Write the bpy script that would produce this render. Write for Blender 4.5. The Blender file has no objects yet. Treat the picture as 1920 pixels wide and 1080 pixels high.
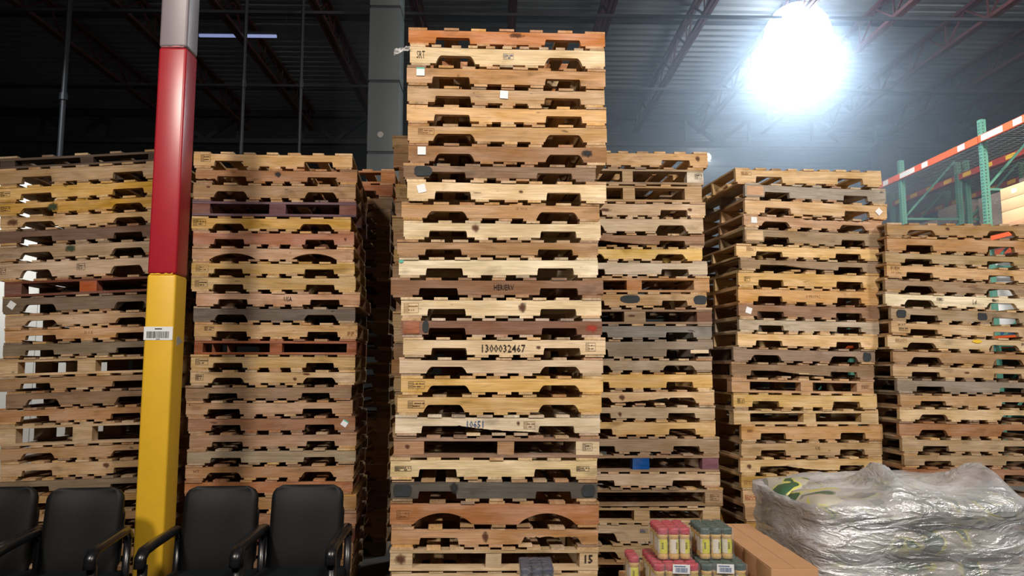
import bpy, bmesh, math, random
from mathutils import Vector, Matrix, Euler
R = math.radians
SC = bpy.context.scene
COL = SC.collection
rnd = random.Random(7)

# ------------------------------------------------------------------ camera
FPX = 1387.0
cam_d = bpy.data.cameras.new('camera'); cam = bpy.data.objects.new('camera', cam_d)
COL.objects.link(cam); SC.camera = cam
cam_d.sensor_width = 36.0; cam_d.lens = FPX / 1920 * 36.0
cam_d.clip_start = 0.05; cam_d.clip_end = 200
cam.location = (0, 0, 1.7)
cam.rotation_euler = (R(96.0), 0, R(-1.3))
CM = Euler((R(96.0), 0, R(-1.3))).to_matrix()
CP = Vector((0, 0, 1.7))

def ray(u, v):
    return CM @ Vector(((u - 960) / FPX, -(v - 540) / FPX, -1.0))
def at_y(u, v, Y):
    d = ray(u, v); return CP + d * (Y / d.y)
def at_x(u, v, X):
    d = ray(u, v); return CP + d * (X / d.x)
def at_z(u, v, Z):
    d = ray(u, v); return CP + d * ((Z - 1.7) / d.z)

# ------------------------------------------------------------------ world, view
W = bpy.data.worlds.new('world'); SC.world = W; W.use_nodes = True
W.node_tree.nodes['Background'].inputs[0].default_value = (0.55, 0.62, 0.8, 1)
W.node_tree.nodes['Background'].inputs[1].default_value = 0.006
SC.view_settings.view_transform = 'Standard'; SC.view_settings.look = 'None'
SC.view_settings.exposure = 0.0; SC.view_settings.gamma = 1.0
SC.view_settings.use_curve_mapping = False

# ------------------------------------------------------------------ lamps behind and above the camera, and an added fill over the rack
def area(name, loc, aim, size, power, color, spread=100):
    d = bpy.data.lights.new(name, 'AREA'); d.shape = 'DISK'; d.size = size; d.energy = power; d.color = color
    o = bpy.data.objects.new(name, d); COL.objects.link(o); o.location = loc
    o.rotation_euler = (Vector(aim) - Vector(loc)).to_track_quat('-Z', 'Y').to_euler()
    d.spread = R(spread)
    return o
area('high_bay_or_fill_light', (-3.3, -2.2, 6.5), (-1.6, 5, 2.5), 0.9, 125, (1.0, 0.89, 0.78), 95)
area('high_bay_or_fill_light', (2.0, -2.0, 6.5), (1.6, 5.5, 2.6), 1.2, 172, (1.0, 0.90, 0.80), 95)
area('high_bay_or_fill_light', (7.0, 0.5, 6.7), (5.0, 6.5, 2.8), 1.2, 105, (1.0, 0.92, 0.84), 95)
area('high_bay_or_fill_light', (6.2, 7.0, 6.9), (8.4, 11.5, 3.6), .6, 190, (1.0, .97, .92), 110)  # unseen fill, added to brighten the cartons on the rack
LAMP = at_y(1494, 48, 11.2)

# ------------------------------------------------------------------ helpers
def lin(c):
    if isinstance(c, str):
        c = tuple(int(c[i:i + 2], 16) for i in (0, 2, 4))
    return tuple(((x / 255) / 12.92 if x / 255 <= 0.04045 else ((x / 255 + 0.055) / 1.055) ** 2.4) for x in c)
def tag(o, label=None, cat=None, group=None, kind=None):
    if label: o['label'] = label
    if cat: o['category'] = cat
    if group: o['group'] = group
    if kind: o['kind'] = kind
    return o
def empty(name, loc=(0, 0, 0), rz=0):
    o = bpy.data.objects.new(name, None); COL.objects.link(o)
    o.location = loc; o.rotation_euler = (0, 0, rz); o.empty_display_size = 0.1
    return o
def mesh(name, bm, mat=None, smooth=False):
    me = bpy.data.meshes.new(name)
    bmesh.ops.recalc_face_normals(bm, faces=bm.faces)
    bm.to_mesh(me); bm.free()
    if mat: me.materials.append(mat)
    if smooth:
        for p in me.polygons: p.use_smooth = True
    return me
def put(name, me, parent=None, loc=None, rot=None, color=None):
    o = bpy.data.objects.new(name, me); COL.objects.link(o)
    if parent: o.parent = parent
    if loc is not None: o.location = loc
    if rot is not None: o.rotation_euler = rot
    if color is not None: o.color = (*color, 1)
    return o
def bx(bm, x0, x1, y0, y1, z0, z1, jit=0, r=None):
    co = [(x, y, z) for x in (x0, x1) for y in (y0, y1) for z in (z0, z1)]
    if jit: co = [tuple(c + r.uniform(-jit, jit) for c in p) for p in co]
    v = [bm.verts.new(c) for c in co]
    for f in ((0, 1, 3, 2), (4, 6, 7, 5), (0, 4, 5, 1), (2, 3, 7, 6), (0, 2, 6, 4), (1, 5, 7, 3)):
        bm.faces.new([v[i] for i in f])
def box_mesh(name, x0, x1, y0, y1, z0, z1, mat, bev=0, seg=2):
    bm = bmesh.new(); bx(bm, x0, x1, y0, y1, z0, z1)
    if bev: bmesh.ops.bevel(bm, geom=list(bm.edges), offset=bev, segments=seg, affect='EDGES', profile=0.5)
    return mesh(name, bm, mat, bool(bev))
def bar(bm, a, b, w, h=None, up=(0, 0, 1)):
    a, b = Vector(a), Vector(b); h = h or w
    d = (b - a).normalized(); up = Vector(up)
    if abs(d.dot(up)) > .98: up = Vector((0, 1, 0))
    s = d.cross(up).normalized() * w / 2; t = s.cross(d).normalized() * h / 2
    v = [bm.verts.new(p + i * s + j * t) for p in (a, b) for i, j in ((-1, -1), (1, -1), (1, 1), (-1, 1))]
    for f in ((0, 1, 2, 3), (7, 6, 5, 4), (0, 4, 5, 1), (1, 5, 6, 2), (2, 6, 7, 3), (3, 7, 4, 0)):
        bm.faces.new([v[i] for i in f])

# ------------------------------------------------------------------ materials
def new_mat(name):
    m = bpy.data.materials.new(name); m.use_nodes = True
    nt = m.node_tree; b = nt.nodes['Principled BSDF']
    return m, nt, b
def N(nt, t, **kw):
    n = nt.nodes.new(t)
    for k, v in kw.items(): setattr(n, k, v)
    return n
def simple(name, c, rough=0.6, metal=0.0, noise=0.12, scale=6.0, bump=0.0, spec=0.5, emit=None, estr=0):
    m, nt, b = new_mat(name)
    tc = N(nt, 'ShaderNodeTexCoord'); nz = N(nt, 'ShaderNodeTexNoise'); nz.inputs['Scale'].default_value = scale
    nz.inputs['Detail'].default_value = 5
    nt.links.new(tc.outputs['Object'], nz.inputs['Vector'])
    mp = N(nt, 'ShaderNodeMapRange'); mp.inputs[1].default_value = .25; mp.inputs[2].default_value = .75
    mp.inputs[3].default_value = 1 - noise; mp.inputs[4].default_value = 1 + noise
    nt.links.new(nz.outputs['Fac'], mp.inputs[0])
    mx = N(nt, 'ShaderNodeVectorMath', operation='SCALE'); mx.inputs[0].default_value = lin(c) if not isinstance(c, tuple) or max(c) > 1 else c
    nt.links.new(mp.outputs[0], mx.inputs['Scale']); nt.links.new(mx.outputs[0], b.inputs['Base Color'])
    b.inputs['Roughness'].default_value = rough; b.inputs['Metallic'].default_value = metal
    b.inputs['Specular IOR Level'].default_value = spec
    if bump:
        bp = N(nt, 'ShaderNodeBump'); bp.inputs['Strength'].default_value = bump; bp.inputs['Distance'].default_value = .01
        nt.links.new(nz.outputs['Fac'], bp.inputs['Height']); nt.links.new(bp.outputs[0], b.inputs['Normal'])
    if emit:
        b.inputs['Emission Color'].default_value = (*emit, 1); b.inputs['Emission Strength'].default_value = estr
    return m

def smudge(name, c, strength=.85):
    """stain or knot with a soft uneven edge"""
    m, nt, b = new_mat(name); L = nt.links.new; out = nt.nodes['Material Output']
    b.inputs['Base Color'].default_value = (*lin(c), 1); b.inputs['Roughness'].default_value = .9
    tc = N(nt, 'ShaderNodeTexCoord'); s1 = N(nt, 'ShaderNodeVectorMath', operation='SUBTRACT'); s1.inputs[1].default_value = (.5, .5, .5)
    L(tc.outputs['Generated'], s1.inputs[0]); m1 = N(nt, 'ShaderNodeVectorMath', operation='MULTIPLY'); m1.inputs[1].default_value = (2, 0, 2)
    L(s1.outputs[0], m1.inputs[0]); ln = N(nt, 'ShaderNodeVectorMath', operation='LENGTH'); L(m1.outputs[0], ln.inputs[0])
    nz = N(nt, 'ShaderNodeTexNoise'); nz.inputs['Scale'].default_value = 45; nz.inputs['Detail'].default_value = 4; L(tc.outputs['Object'], nz.inputs['Vector'])
    ad = N(nt, 'ShaderNodeMath', operation='MULTIPLY_ADD'); L(nz.outputs['Fac'], ad.inputs[0]); ad.inputs[1].default_value = 1.1; L(ln.outputs['Value'], ad.inputs[2])
    mp = N(nt, 'ShaderNodeMapRange'); mp.inputs[1].default_value = .7; mp.inputs[2].default_value = 1.45; mp.inputs[3].default_value = strength; mp.inputs[4].default_value = 0
    L(ad.outputs[0], mp.inputs[0]); tr = N(nt, 'ShaderNodeBsdfTransparent'); mx = N(nt, 'ShaderNodeMixShader')
    L(mp.outputs[0], mx.inputs[0]); L(tr.outputs[0], mx.inputs[1]); L(b.outputs[0], mx.inputs[2]); L(mx.outputs[0], out.inputs['Surface'])
    return m
def wood_mat(name='wood', streak=0.33):
    m, nt, b = new_mat(name); L = nt.links.new
    tc = N(nt, 'ShaderNodeTexCoord'); oi = N(nt, 'ShaderNodeObjectInfo')
    ra = N(nt, 'ShaderNodeMath', operation='MULTIPLY'); ra.inputs[1].default_value = 37.0
    L(oi.outputs['Random'], ra.inputs[0])
    ad = N(nt, 'ShaderNodeVectorMath', operation='ADD'); L(tc.outputs['Object'], ad.inputs[0]); L(ra.outputs[0], ad.inputs[1])
    def noise(sc, scale, det, dist=0.0):
        mp = N(nt, 'ShaderNodeMapping'); mp.inputs['Scale'].default_value = sc; L(ad.outputs[0], mp.inputs[0])
        n = N(nt, 'ShaderNodeTexNoise'); n.inputs['Scale'].default_value = scale; n.inputs['Detail'].default_value = det
        n.inputs['Distortion'].default_value = dist
        L(mp.outputs[0], n.inputs['Vector']); return n.outputs['Fac']
    def rng(src, a, b_, c, d):
        r = N(nt, 'ShaderNodeMapRange'); r.inputs[1].default_value = a; r.inputs[2].default_value = b_
        r.inputs[3].default_value = c; r.inputs[4].default_value = d; L(src, r.inputs[0]); return r.outputs[0]
    def mul(a, b_):
        q = N(nt, 'ShaderNodeMath', operation='MULTIPLY'); L(a, q.inputs[0]); L(b_, q.inputs[1]); return q.outputs[0]
    grain = noise((1.6, 42, 42), 2.2, 6, 1.4)
    blot = noise((2.2, 6, 6), 1.5, 3, .4)
    stain = noise((5, 11, 11), 1.0, 4, .2)
    knot = noise((5, 13, 13), 1.9, 1, 0)
    v = mul(rng(grain, .3, .72, 1 - streak, 1.12), rng(blot, .3, .7, .80, 1.13))
    v = mul(v, rng(stain, .60, .74, 1.0, .62))
    v = mul(v, rng(knot, .745, .80, 1.0, .40))
    sc = N(nt, 'ShaderNodeVectorMath', operation='SCALE'); L(oi.outputs['Color'], sc.inputs[0]); L(v, sc.inputs['Scale'])
    hs = N(nt, 'ShaderNodeHueSaturation'); L(sc.outputs[0], hs.inputs['Color'])
    L(rng(blot, .3, .7, 1.08, .80), hs.inputs['Saturation'])
    L(hs.outputs[0], b.inputs['Base Color'])
    b.inputs['Roughness'].default_value = .82; b.inputs['Specular IOR Level'].default_value = .25
    bp = N(nt, 'ShaderNodeBump'); bp.inputs['Strength'].default_value = .35; bp.inputs['Distance'].default_value = .004
    L(grain, bp.inputs['Height']); L(bp.outputs[0], b.inputs['Normal'])
    return m
WOOD = wood_mat()
INK = simple('stamp_ink', '2c211c', .9, noise=.35, scale=90)
INKB = simple('blue_ink', '2f5585', .9, noise=.35, scale=90)
INKR = simple('brown_ink', '8a6040', .9, noise=.35, scale=90)
SM_BROWN = smudge('brown_smudge', '5f3a26', .75)
SM_DARK = smudge('dark_smudge', '2b2c2f', .95)
SM_GREEN = smudge('green_smudge', '36462f', .9)
SM_RED = smudge('red_smudge', 'b0402f', .7)
PAPER = simple('white_paper', 'dfe3e6', .6, noise=.03)
TEAL = simple('teal_print', '4fae98', .6)
TARP = simple('dark_paint', '2b3034', .85, noise=.3, scale=20)
GREENP = simple('green_paint', '3f4e35', .85, noise=.3, scale=20)
BLUEP = simple('blue_paint', '1d4f8c', .7, noise=.2, scale=20)
PINKP = simple('pink_paint', '7c4752', .7, noise=.3, scale=25)
CONC = simple('concrete', '54514d', .75, noise=.2, scale=1.2, bump=.1)
DECKM = simple('roof_deck_paint', '757a80', .55, .2, noise=.08, scale=1.0)
JOIST = simple('red_oxide_steel', '4a262a', .6, .1, noise=.25, scale=5)
DARKST = simple('dark_steel', '33343c', .6, .2, noise=.2)
GREYCOL = simple('grey_column_paint', '5d6669', .65, noise=.10, scale=2.0)
WALLD = simple('dark_wall_panel', '4e525a', .8, noise=.08)
WALLW = simple('white_wall_panel', 'd9d8d0', .7, noise=.03)
RED = simple('red_column_paint', 'a11f2c', .32, noise=.05, scale=9, spec=.6)
YEL = simple('yellow_column_paint', 'dcb02c', .42, noise=.06, scale=7)
COLG = simple('grey_primer', '7d747b', .4, noise=.08, spec=.6)
CHIP = simple('bare_steel', 'a8a6a2', .6)
VINYL = simple('black_vinyl', '08090b', .62, noise=.15, bump=.06, scale=40, spec=.35)
SEATV = simple('blue_black_fabric', '0b1318', .85, noise=.2, bump=.1, scale=120, spec=.2)
PLAST = simple('black_plastic', '17181b', .28, noise=.05, spec=.5)
CARD = simple('cardboard', 'b98e68', .85, noise=.05, scale=3)
CARDL = simple('pale_cardboard', 'd6b287', .85, noise=.05, scale=3)
TAPE = simple('clear_tape', 'c3a27c', .3, noise=.03)
ORANGE = simple('orange_rack_paint', 'd9541f', .5, noise=.06)
RACKR = simple('rust_red_rack_paint', 'a8382a', .5, noise=.1)
GREENR = simple('green_rack_paint', '4f8574', .5, noise=.08)
YLAB = simple('yellow_label', 'e4bd33', .5)
WIRE = simple('wire_deck', '6d6f6c', .5, .5)
BROWNWRAP = simple('brown_carton', 'a5826f', .35, noise=.25, scale=3)
BLUECH = simple('blue_pallet', '2d5a86', .6)
REDLID = simple('red_lid', 'b12f45', .35)
GRNLID = simple('green_lid', '2b4b47', .35)
BLULID = simple('blue_lid', '27344f', .3)
POWDER = simple('seasoning_powder', 'c9a768', .35, noise=.25, scale=60)
DARKPOW = simple('dark_contents', '3a4150', .35, noise=.3, scale=60)
JLAB = simple('yellow_green_label', 'cfcf45', .4, noise=.1, scale=30)
JLABW = simple('white_label', 'd8d2c6', .4, noise=.1, scale=30)
PIPE = simple('pipe_paint', '22262c', .5, .3)

# ------------------------------------------------------------------ setting
H_BOT, H_TOP = 7.1, 7.62
def struct(name, bm, mat):
    return tag(put(name, mesh(name, bm, mat)), kind='structure')
bm = bmesh.new(); bx(bm, -17, 17, -5, 34, -.1, 0); tag(struct('floor', bm, CONC), 'grey concrete warehouse floor')
bm = bmesh.new()
prof = []
y = -5.0
while y < 34:
    prof += [(y, H_TOP + .02), (y + .09, H_TOP + .02), (y + .115, H_TOP + .07), (y + .205, H_TOP + .07)]
    y += .23
vs = [(bm.verts.new((-17, a, b)), bm.verts.new((17, a, b))) for a, b in prof]
for p, q in zip(vs, vs[1:]): bm.faces.new((p[0], p[1], q[1], q[0]))
struct('ceiling', bm, DECKM)
bm = bmesh.new(); bx(bm, -17, 17, 34, 34.2, 0, H_TOP + .05); struct('wall_back', bm, WALLD)
bm = bmesh.new(); bx(bm, -17, 17, -5.2, -5, 0, H_TOP + .05); struct('wall_front', bm, WALLD)
bm = bmesh.new(); bx(bm, -17.2, -17, -5, 34, 0, H_TOP + .05); struct('wall_left', bm, WALLD)
bm = bmesh.new(); bx(bm, 17, 17.2, -5, 34, 0, H_TOP + .05); struct('wall_right', bm, WALLD)

# roof joists, each with its chords and web bars
def joist(x, idx, side):
    t = empty('roof_joist', (x, 0, H_BOT))
    words = ['first', 'second', 'third', 'fourth', 'fifth', 'sixth', 'seventh', 'eighth', 'ninth', 'tenth', 'eleventh', 'twelfth']
    tag(t, f'dark red open web roof joist, {words[idx]} to the {side} of the grey column', 'joist', 'roof joists')
    for n, z in (('bottom_chord', .03), ('top_chord', .46)):
        put(n, JM[n], t, (0, 0, z))
    for s in range(26):
        put('web_bar', JM['webu'] if s % 2 else JM['webd'], t, (0, 3.0 + s * .55, .25))
        if s % 2 == 0: put('web_bar', JM['webv'], t, (0, 3.0 + s * .55 + .275, .25))
JM = {}
for n in ('bottom_chord', 'top_chord'):
    b_ = bmesh.new()
    for s in (-1, 1): bar(b_, (s * .035, 1.5, 0), (s * .035, 16.75, 0), .05, .055)
    JM[n] = mesh(n, b_, JOIST)
b_ = bmesh.new(); bar(b_, (0, -.275, -.2), (0, .275, .2), .028); JM['webu'] = mesh('web_bar', b_, JOIST)
b_ = bmesh.new(); bar(b_, (0, -.275, .2), (0, .275, -.2), .028); JM['webd'] = mesh('web_bar', b_, JOIST)
b_ = bmesh.new(); bar(b_, (0, 0, -.2), (0, 0, .2), .022); JM['webv'] = mesh('web_bar', b_, JOIST)
for k in range(6): joist(-1.3 + .06 + 1.5 * k, k, 'right')
for k in range(4): joist(-2.8 + .06 - 1.5 * k, k, 'left')
for k in range(3): joist(7.76 + 1.5 * k, k + 6, 'right')

# joist girder across the hall
def girder(y, n, label):
    t = empty('roof_girder', (0, y, 6.84)); tag(t, label, 'girder')
    bm = bmesh.new(); bar(bm, (-17, 0, .05), (17, 0, .05), .16, .11); put('bottom_chord', mesh('bottom_chord', bm, DARKST), t)
    bm = bmesh.new(); bar(bm, (-17, 0, .70), (17, 0, .70), .16, .13); put('top_chord', mesh('top_chord', bm, DARKST), t)
    b1 = bmesh.new(); bar(b1, (-.75, 0, .66), (0, 0, .08), .09); m1 = mesh('diagonal', b1, DARKST)
    b2 = bmesh.new(); bar(b2, (0, 0, .08), (.75, 0, .66), .09); m2 = mesh('diagonal', b2, DARKST)
    b3 = bmesh.new(); bar(b3, (0, 0, .08), (0, 0, .66), .06); m3 = mesh('vertical', b3, DARKST)
    for k in range(20):
        x = -15 + 1.5 * k
        put('diagonal', m1 if k % 2 else m2, t, (x + (.75 if k % 2 else -.75) , 0, 0))
        put('vertical', m3, t, (x, 0, 0))
girder(16.9, 1, 'dark steel truss girder crossing the hall above the stacks')
girder(27.0, 2, 'farther dark truss girder glimpsed under the first one')
for k, yy in enumerate((8.8, 10.9, 12.15, 13.9, 15.4, 19.5, 22.5)):
    bm = bmesh.new(); bar(bm, (-16.5, yy, H_BOT - .02 if k % 2 else H_TOP - .03), (16.5, yy, H_BOT - .02 if k % 2 else H_TOP - .03), .045)
    nm = ['nearest', 'second', 'third', 'fourth', 'fifth', 'sixth', 'farthest'][k]
    tag(struct('trim_%d' % (k + 1), bm, DARKST), f'{nm} of the thin bridging bars across the joists')

# grey column and dark far column
def column_box(name, label, u0, u1, Y, mat, zt, joints=()):
    a, b = at_y(u0, 400, Y), at_y(u1, 400, Y); w = b.x - a.x
    t = empty(name, ((a.x + b.x) / 2, Y + w / 2, 0)); tag(t, label, 'column')
    zz = [0] + list(joints) + [zt]
    for i in range(len(zz) - 1):
        put('casing', box_mesh('casing', -w / 2, w / 2, -w / 2, w / 2, zz[i] + (.015 if i else 0), zz[i + 1] - .015, mat, .008), t)
        if i: put('joint_band', box_mesh('joint_band', -w / 2 + .012, w / 2 - .012, -w / 2 + .012, w / 2 - .012, zz[i] - .02, zz[i] + .02, DARKST), t)
    return t, w
j = [at_y(715, v, 8.6).z for v in (286, 152, 12)]
gcol, gw = column_box('grey_column', 'square grey boxed column behind the gap left of the tallest stack', 685, 745, 8.6, GREYCOL, H_TOP - .02, [1.9, j[0], j[1], j[2]])
p = at_y(713, 252, 8.6)
bm = bmesh.new()
vv = [bm.verts.new((.045 * math.cos(a * .785) * rnd.uniform(.8, 1.1), 0, .04 * math.sin(a * .785) * rnd.uniform(.8, 1.1))) for a in range(8)]
f = bm.faces.new(vv); e = bmesh.ops.extrude_face_region(bm, geom=[f]); bmesh.ops.translate(bm, verts=[v for v in e['geom'] if isinstance(v, bmesh.types.BMVert)], vec=(0, .003, 0))
tag(put('scuff_patch', mesh('scuff_patch', bm, CHIP), gcol, (p.x - gcol.location.x, -gw / 2 - .003, p.z)), 'pale scuffed patch')
column_box('steel_column', 'dark steel column under the girder left of the orange rack', 1656, 1690, 16.3, DARKST, 6.8)

# thin pipes on the left
for u, Y, lab, w in ((118, 9.5, 'thin grey vertical pipe above the leftmost stack', .07), (455, 9.0, 'thin vertical conduit rising just right of the painted column', .045), (563, 9.0, 'thin vertical conduit left of the grey column', .04)):
    p = at_y(u, 200, Y); t = empty('vertical_pipe', (p.x, Y, 0)); tag(t, lab, 'pipe')
    bm = bmesh.new(); bmesh.ops.create_cone(bm, cap_ends=True, segments=12, radius1=w / 2, radius2=w / 2, depth=H_TOP - .02)
    put('pipe', mesh('pipe', bm, PIPE, False), t, (0, 0, H_TOP / 2))
    bm = bmesh.new(); bmesh.ops.create_cone(bm, cap_ends=True, segments=12, radius1=w * .75, radius2=w * .75, depth=.09)
    put('coupling', mesh('coupling', bm, PIPE, False), t, (0, 0, 5.2))

# strip light on the left
a, b = at_y(372, 67, 12.0), at_y(520, 67, 12.0)
t = empty('strip_light', ((a.x + b.x) / 2, 12.0, a.z)); tag(t, 'slim horizontal strip light between joists at upper left', 'lamp')
L_ = (b.x - a.x) / 2
TUBE = simple('lit_tube', 'b8c4e8', .4, emit=(.45, .55, 1.0), estr=.42)
put('housing', box_mesh('housing', -L_, L_, -.04, .04, .03, .07, DARKST), t)
put('tube', box_mesh('tube', -L_ + .01, L_ - .01, -.022, .022, -.02, .028, TUBE, .01), t)
for s in (-.8, .8): put('hanger_rod', box_mesh('hanger_rod', s - .006, s + .006, -.006, .006, .07, H_TOP - a.z - .01, DARKST), t)

# high bay lamps (lit)
GLOBE = simple('lit_acrylic', 'ffffff', .3, emit=(.86, .94, 1.0), estr=17)
LENS = simple('lit_lens', 'ffffff', .3, emit=(.86, .94, 1.0), estr=205)
def high_bay(loc, label, r=.52, mat=GLOBE, hang=None):
    t = empty('high_bay_lamp', loc); tag(t, label, 'lamp')
    bm = bmesh.new(); rings = []
    q_ = r / .52
    prof = [(r * .35, .36 * q_), (r * .66, .26 * q_), (r * .90, .08 * q_), (r, -.12 * q_), (r * .98, -.24 * q_), (r * .88, -.40 * q_)]
    for rr, z in prof: rings.append([bm.verts.new((rr * math.cos(k * math.tau / 28), rr * math.sin(k * math.tau / 28), z)) for k in range(28)])
    for p, q in zip(rings, rings[1:]):
        for k in range(28): bm.faces.new((p[k], p[(k + 1) % 28], q[(k + 1) % 28], q[k]))
    bm.faces.new(rings[0]); put('reflector', mesh('reflector', bm, mat, True), t)
    bm = bmesh.new(); bmesh.ops.create_cone(bm, cap_ends=True, segments=28, radius1=r * .50, radius2=r * .88, depth=.16 * q_)
    put('lens', mesh('lens', bm, LENS), t, (0, 0, -.48 * q_))
    bm = bmesh.new(); bmesh.ops.create_cone(bm, cap_ends=True, segments=20, radius1=.12 * q_, radius2=.09 * q_, depth=.2 * q_)
    put('ballast_housing', mesh('ballast_housing', bm, DARKST), t, (0, 0, .46 * q_))
    put('hanger_rod', box_mesh('hanger_rod', -.01, .01, -.01, .01, .55 * q_, H_TOP - loc[2] - .01, DARKST), t)
    return t
high_bay((LAMP.x, LAMP.y, LAMP.z - .05), 'glaring white high bay lamp hanging at upper right')
q = at_y(1326, 293, 19.5)
high_bay((q.x, q.y, q.z), 'small distant lit high bay lamp right above the corner of a stack', r=.10)

# ------------------------------------------------------------------ pallets
TB = .0160            # deck board thickness
DP = 1.016            # pallet depth
ORD = ['topmost'] + (['second', 'third', 'fourth', 'fifth', 'sixth', 'seventh', 'eighth', 'ninth', 'tenth', 'eleventh', 'twelfth',
       'thirteenth', 'fourteenth', 'fifteenth', 'sixteenth', 'seventeenth', 'eighteenth', 'nineteenth', 'twentieth'] +
       ['twenty-' + x for x in ('first', 'second', 'third', 'fourth', 'fifth', 'sixth', 'seventh', 'eighth', 'ninth')] +
       ['thirtieth'] + ['thirty-' + x for x in ('first', 'second', 'third', 'fourth', 'fifth')])

def notch_fn(style, r):
    """height (0..1 of the stringer) of the underside at fraction x, and the x stops"""
    j = lambda a=.006: r.uniform(-a, a)
    L0, L1, R0, R1 = .130 + j(), .315 + j(), .690 + j(), .875 + j()
    d = .46 + j(.03)
    if style == 'trap': L0, L1, R0, R1 = .125 + j(), .33 + j(), .68 + j(), .885 + j(); d = .5
    if style == 'arch': L0, L1, R0, R1 = .11, .39, .61, .89; d = .56
    stops = set()
    def one(x, a, b):
        if x <= a or x >= b: return 0
        if style == 'arch': return d * math.sin(math.pi * (x - a) / (b - a)) ** .7
        e = .030 if style == 'trap' else .008
        q = min((x - a) / e, (b - x) / e, 1)
        return d * (math.sin(q * math.pi / 2) ** (.8 if style == 'trap' else .6))
    for a, b in ((L0, L1), (R0, R1)):
        if style == 'arch': stops |= {a + (b - a) * k / 12 for k in range(13)}
        else:
            e = .030 if style == 'trap' else .008
            n = 5 if style == 'trap' else 3
            stops |= {a + e * k / n for k in range(n + 1)} | {b - e * k / n for k in range(n + 1)}
    return (lambda x: max(one(x, L0, L1), one(x, R0, R1))), stops, (L0, L1, R0, R1)

def stringer_mesh(w, h, style, seed, dmg=''):
    r = random.Random(seed)
    f, stops, (L0, L1, R0, R1) = notch_fn(style, r)
    xs = sorted({0.0, 1.0} | stops | {k / 14 for k in range(15)} | ({.02 * k for k in range(51)} if dmg else set()))
    ph = [r.uniform(0, 6.28) for _ in range(4)]; th = .038
    rag = {x: r.uniform(0, 1) for x in xs}
    def top(x):
        z = 1 - .012 * (1 + math.sin(x * 7 + ph[0])) - .008 * rag[x]
        if 'T' in dmg and .42 < x < .86: z -= .10 * rag[x] + .06
        return z
    def bot(x):
        z = f(x)
        if z == 0: z = .012 * rag[x]
        if 'M' in dmg and L1 - .01 < x < R0 + .01:      # splintered away underneath, rising towards the notch
            z = max(z, (.06 + .42 * abs((x - (L1 + .02)) / (R0 - L1)) ** 1.5) + .05 * rag[x]) if 'r' in dmg else max(z, .06 + .40 * (1 - (x - L1) / (R0 - L1)) ** 2 + .04 * rag[x])
        if 'R' in dmg and x > R1 - .01: z = max(z, .15 + .35 * (x - R1) / (1 - R1) + .1 * rag[x])
        if 'B' in dmg and x > R0 - .06 and x < R1 + .04: z = max(z, .44 + .12 * rag[x])
        if 'L' in dmg and x < L0: z = max(z, .1 + .12 * rag[x])
        return min(z, top(x) - .12)
    bm = bmesh.new(); prev = None
    for x in xs:
        X = (x - .5) * w; wv = .0025 * math.sin(x * 5 + ph[1])
        a, b = bot(x) * h, top(x) * h
        c = [bm.verts.new(p) for p in ((X, wv, a), (X, wv, b), (X, wv + th, b), (X, wv + th, a))]
        if prev:
            for k in range(4): bm.faces.new((prev[k], prev[(k + 1) % 4], c[(k + 1) % 4], c[k]))
        else: bm.faces.new(c)
        prev = c
    bm.faces.new(prev[::-1])
    return mesh('stringer', bm, WOOD)

BM = {}
def board_mesh(w, length, th, var=0):
    key = (round(w, 3), round(length, 2), round(th, 4), var)
    if key in BM: return BM[key]
    r = random.Random(hash(key) & 0xffff); bm = bmesh.new(); prev = None
    n = 4
    for k in range(n + 1):
        X = -length / 2 + length * k / n
        wv = r.uniform(-.0008, .0008); e = r.uniform(-.002, .002)
        c = [bm.verts.new(q) for q in ((X, -w / 2 + e, wv), (X, -w / 2 + e, th + wv), (X, w / 2 + e, th + wv), (X, w / 2 + e, wv))]
        if prev:
            for i in range(4): bm.faces.new((prev[i], prev[(i + 1) % 4], c[(i + 1) % 4], c[i]))
        else: bm.faces.new(c)
        prev = c
    bm.faces.new(prev[::-1])
    BM[key] = mesh('board', bm, WOOD); return BM[key]

def text_mesh(txt, wid, hgt, mat, th=.0008, bold=0.0):
    cu = bpy.data.curves.new('t', 'FONT'); cu.body = txt; cu.extrude = th / 2; cu.resolution_u = 1; cu.offset = bold
    o = bpy.data.objects.new('t', cu); COL.objects.link(o)
    bpy.context.view_layer.update()
    me = bpy.data.meshes.new_from_object(o.evaluated_get(bpy.context.evaluated_depsgraph_get()))
    bpy.data.objects.remove(o)
    xs = [v.co.x for v in me.vertices]; ys = [v.co.y for v in me.vertices]
    sx = wid / (max(xs) - min(xs)); sy = hgt / (max(ys) - min(ys))
    cx, cy = (max(xs) + min(xs)) / 2, (max(ys) + min(ys)) / 2
    for v in me.vertices:
        x, y, z = v.co; v.co = ((x - cx) * sx, -z, (y - cy) * sy)
    me.materials.clear(); me.materials.append(mat); return me

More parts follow.
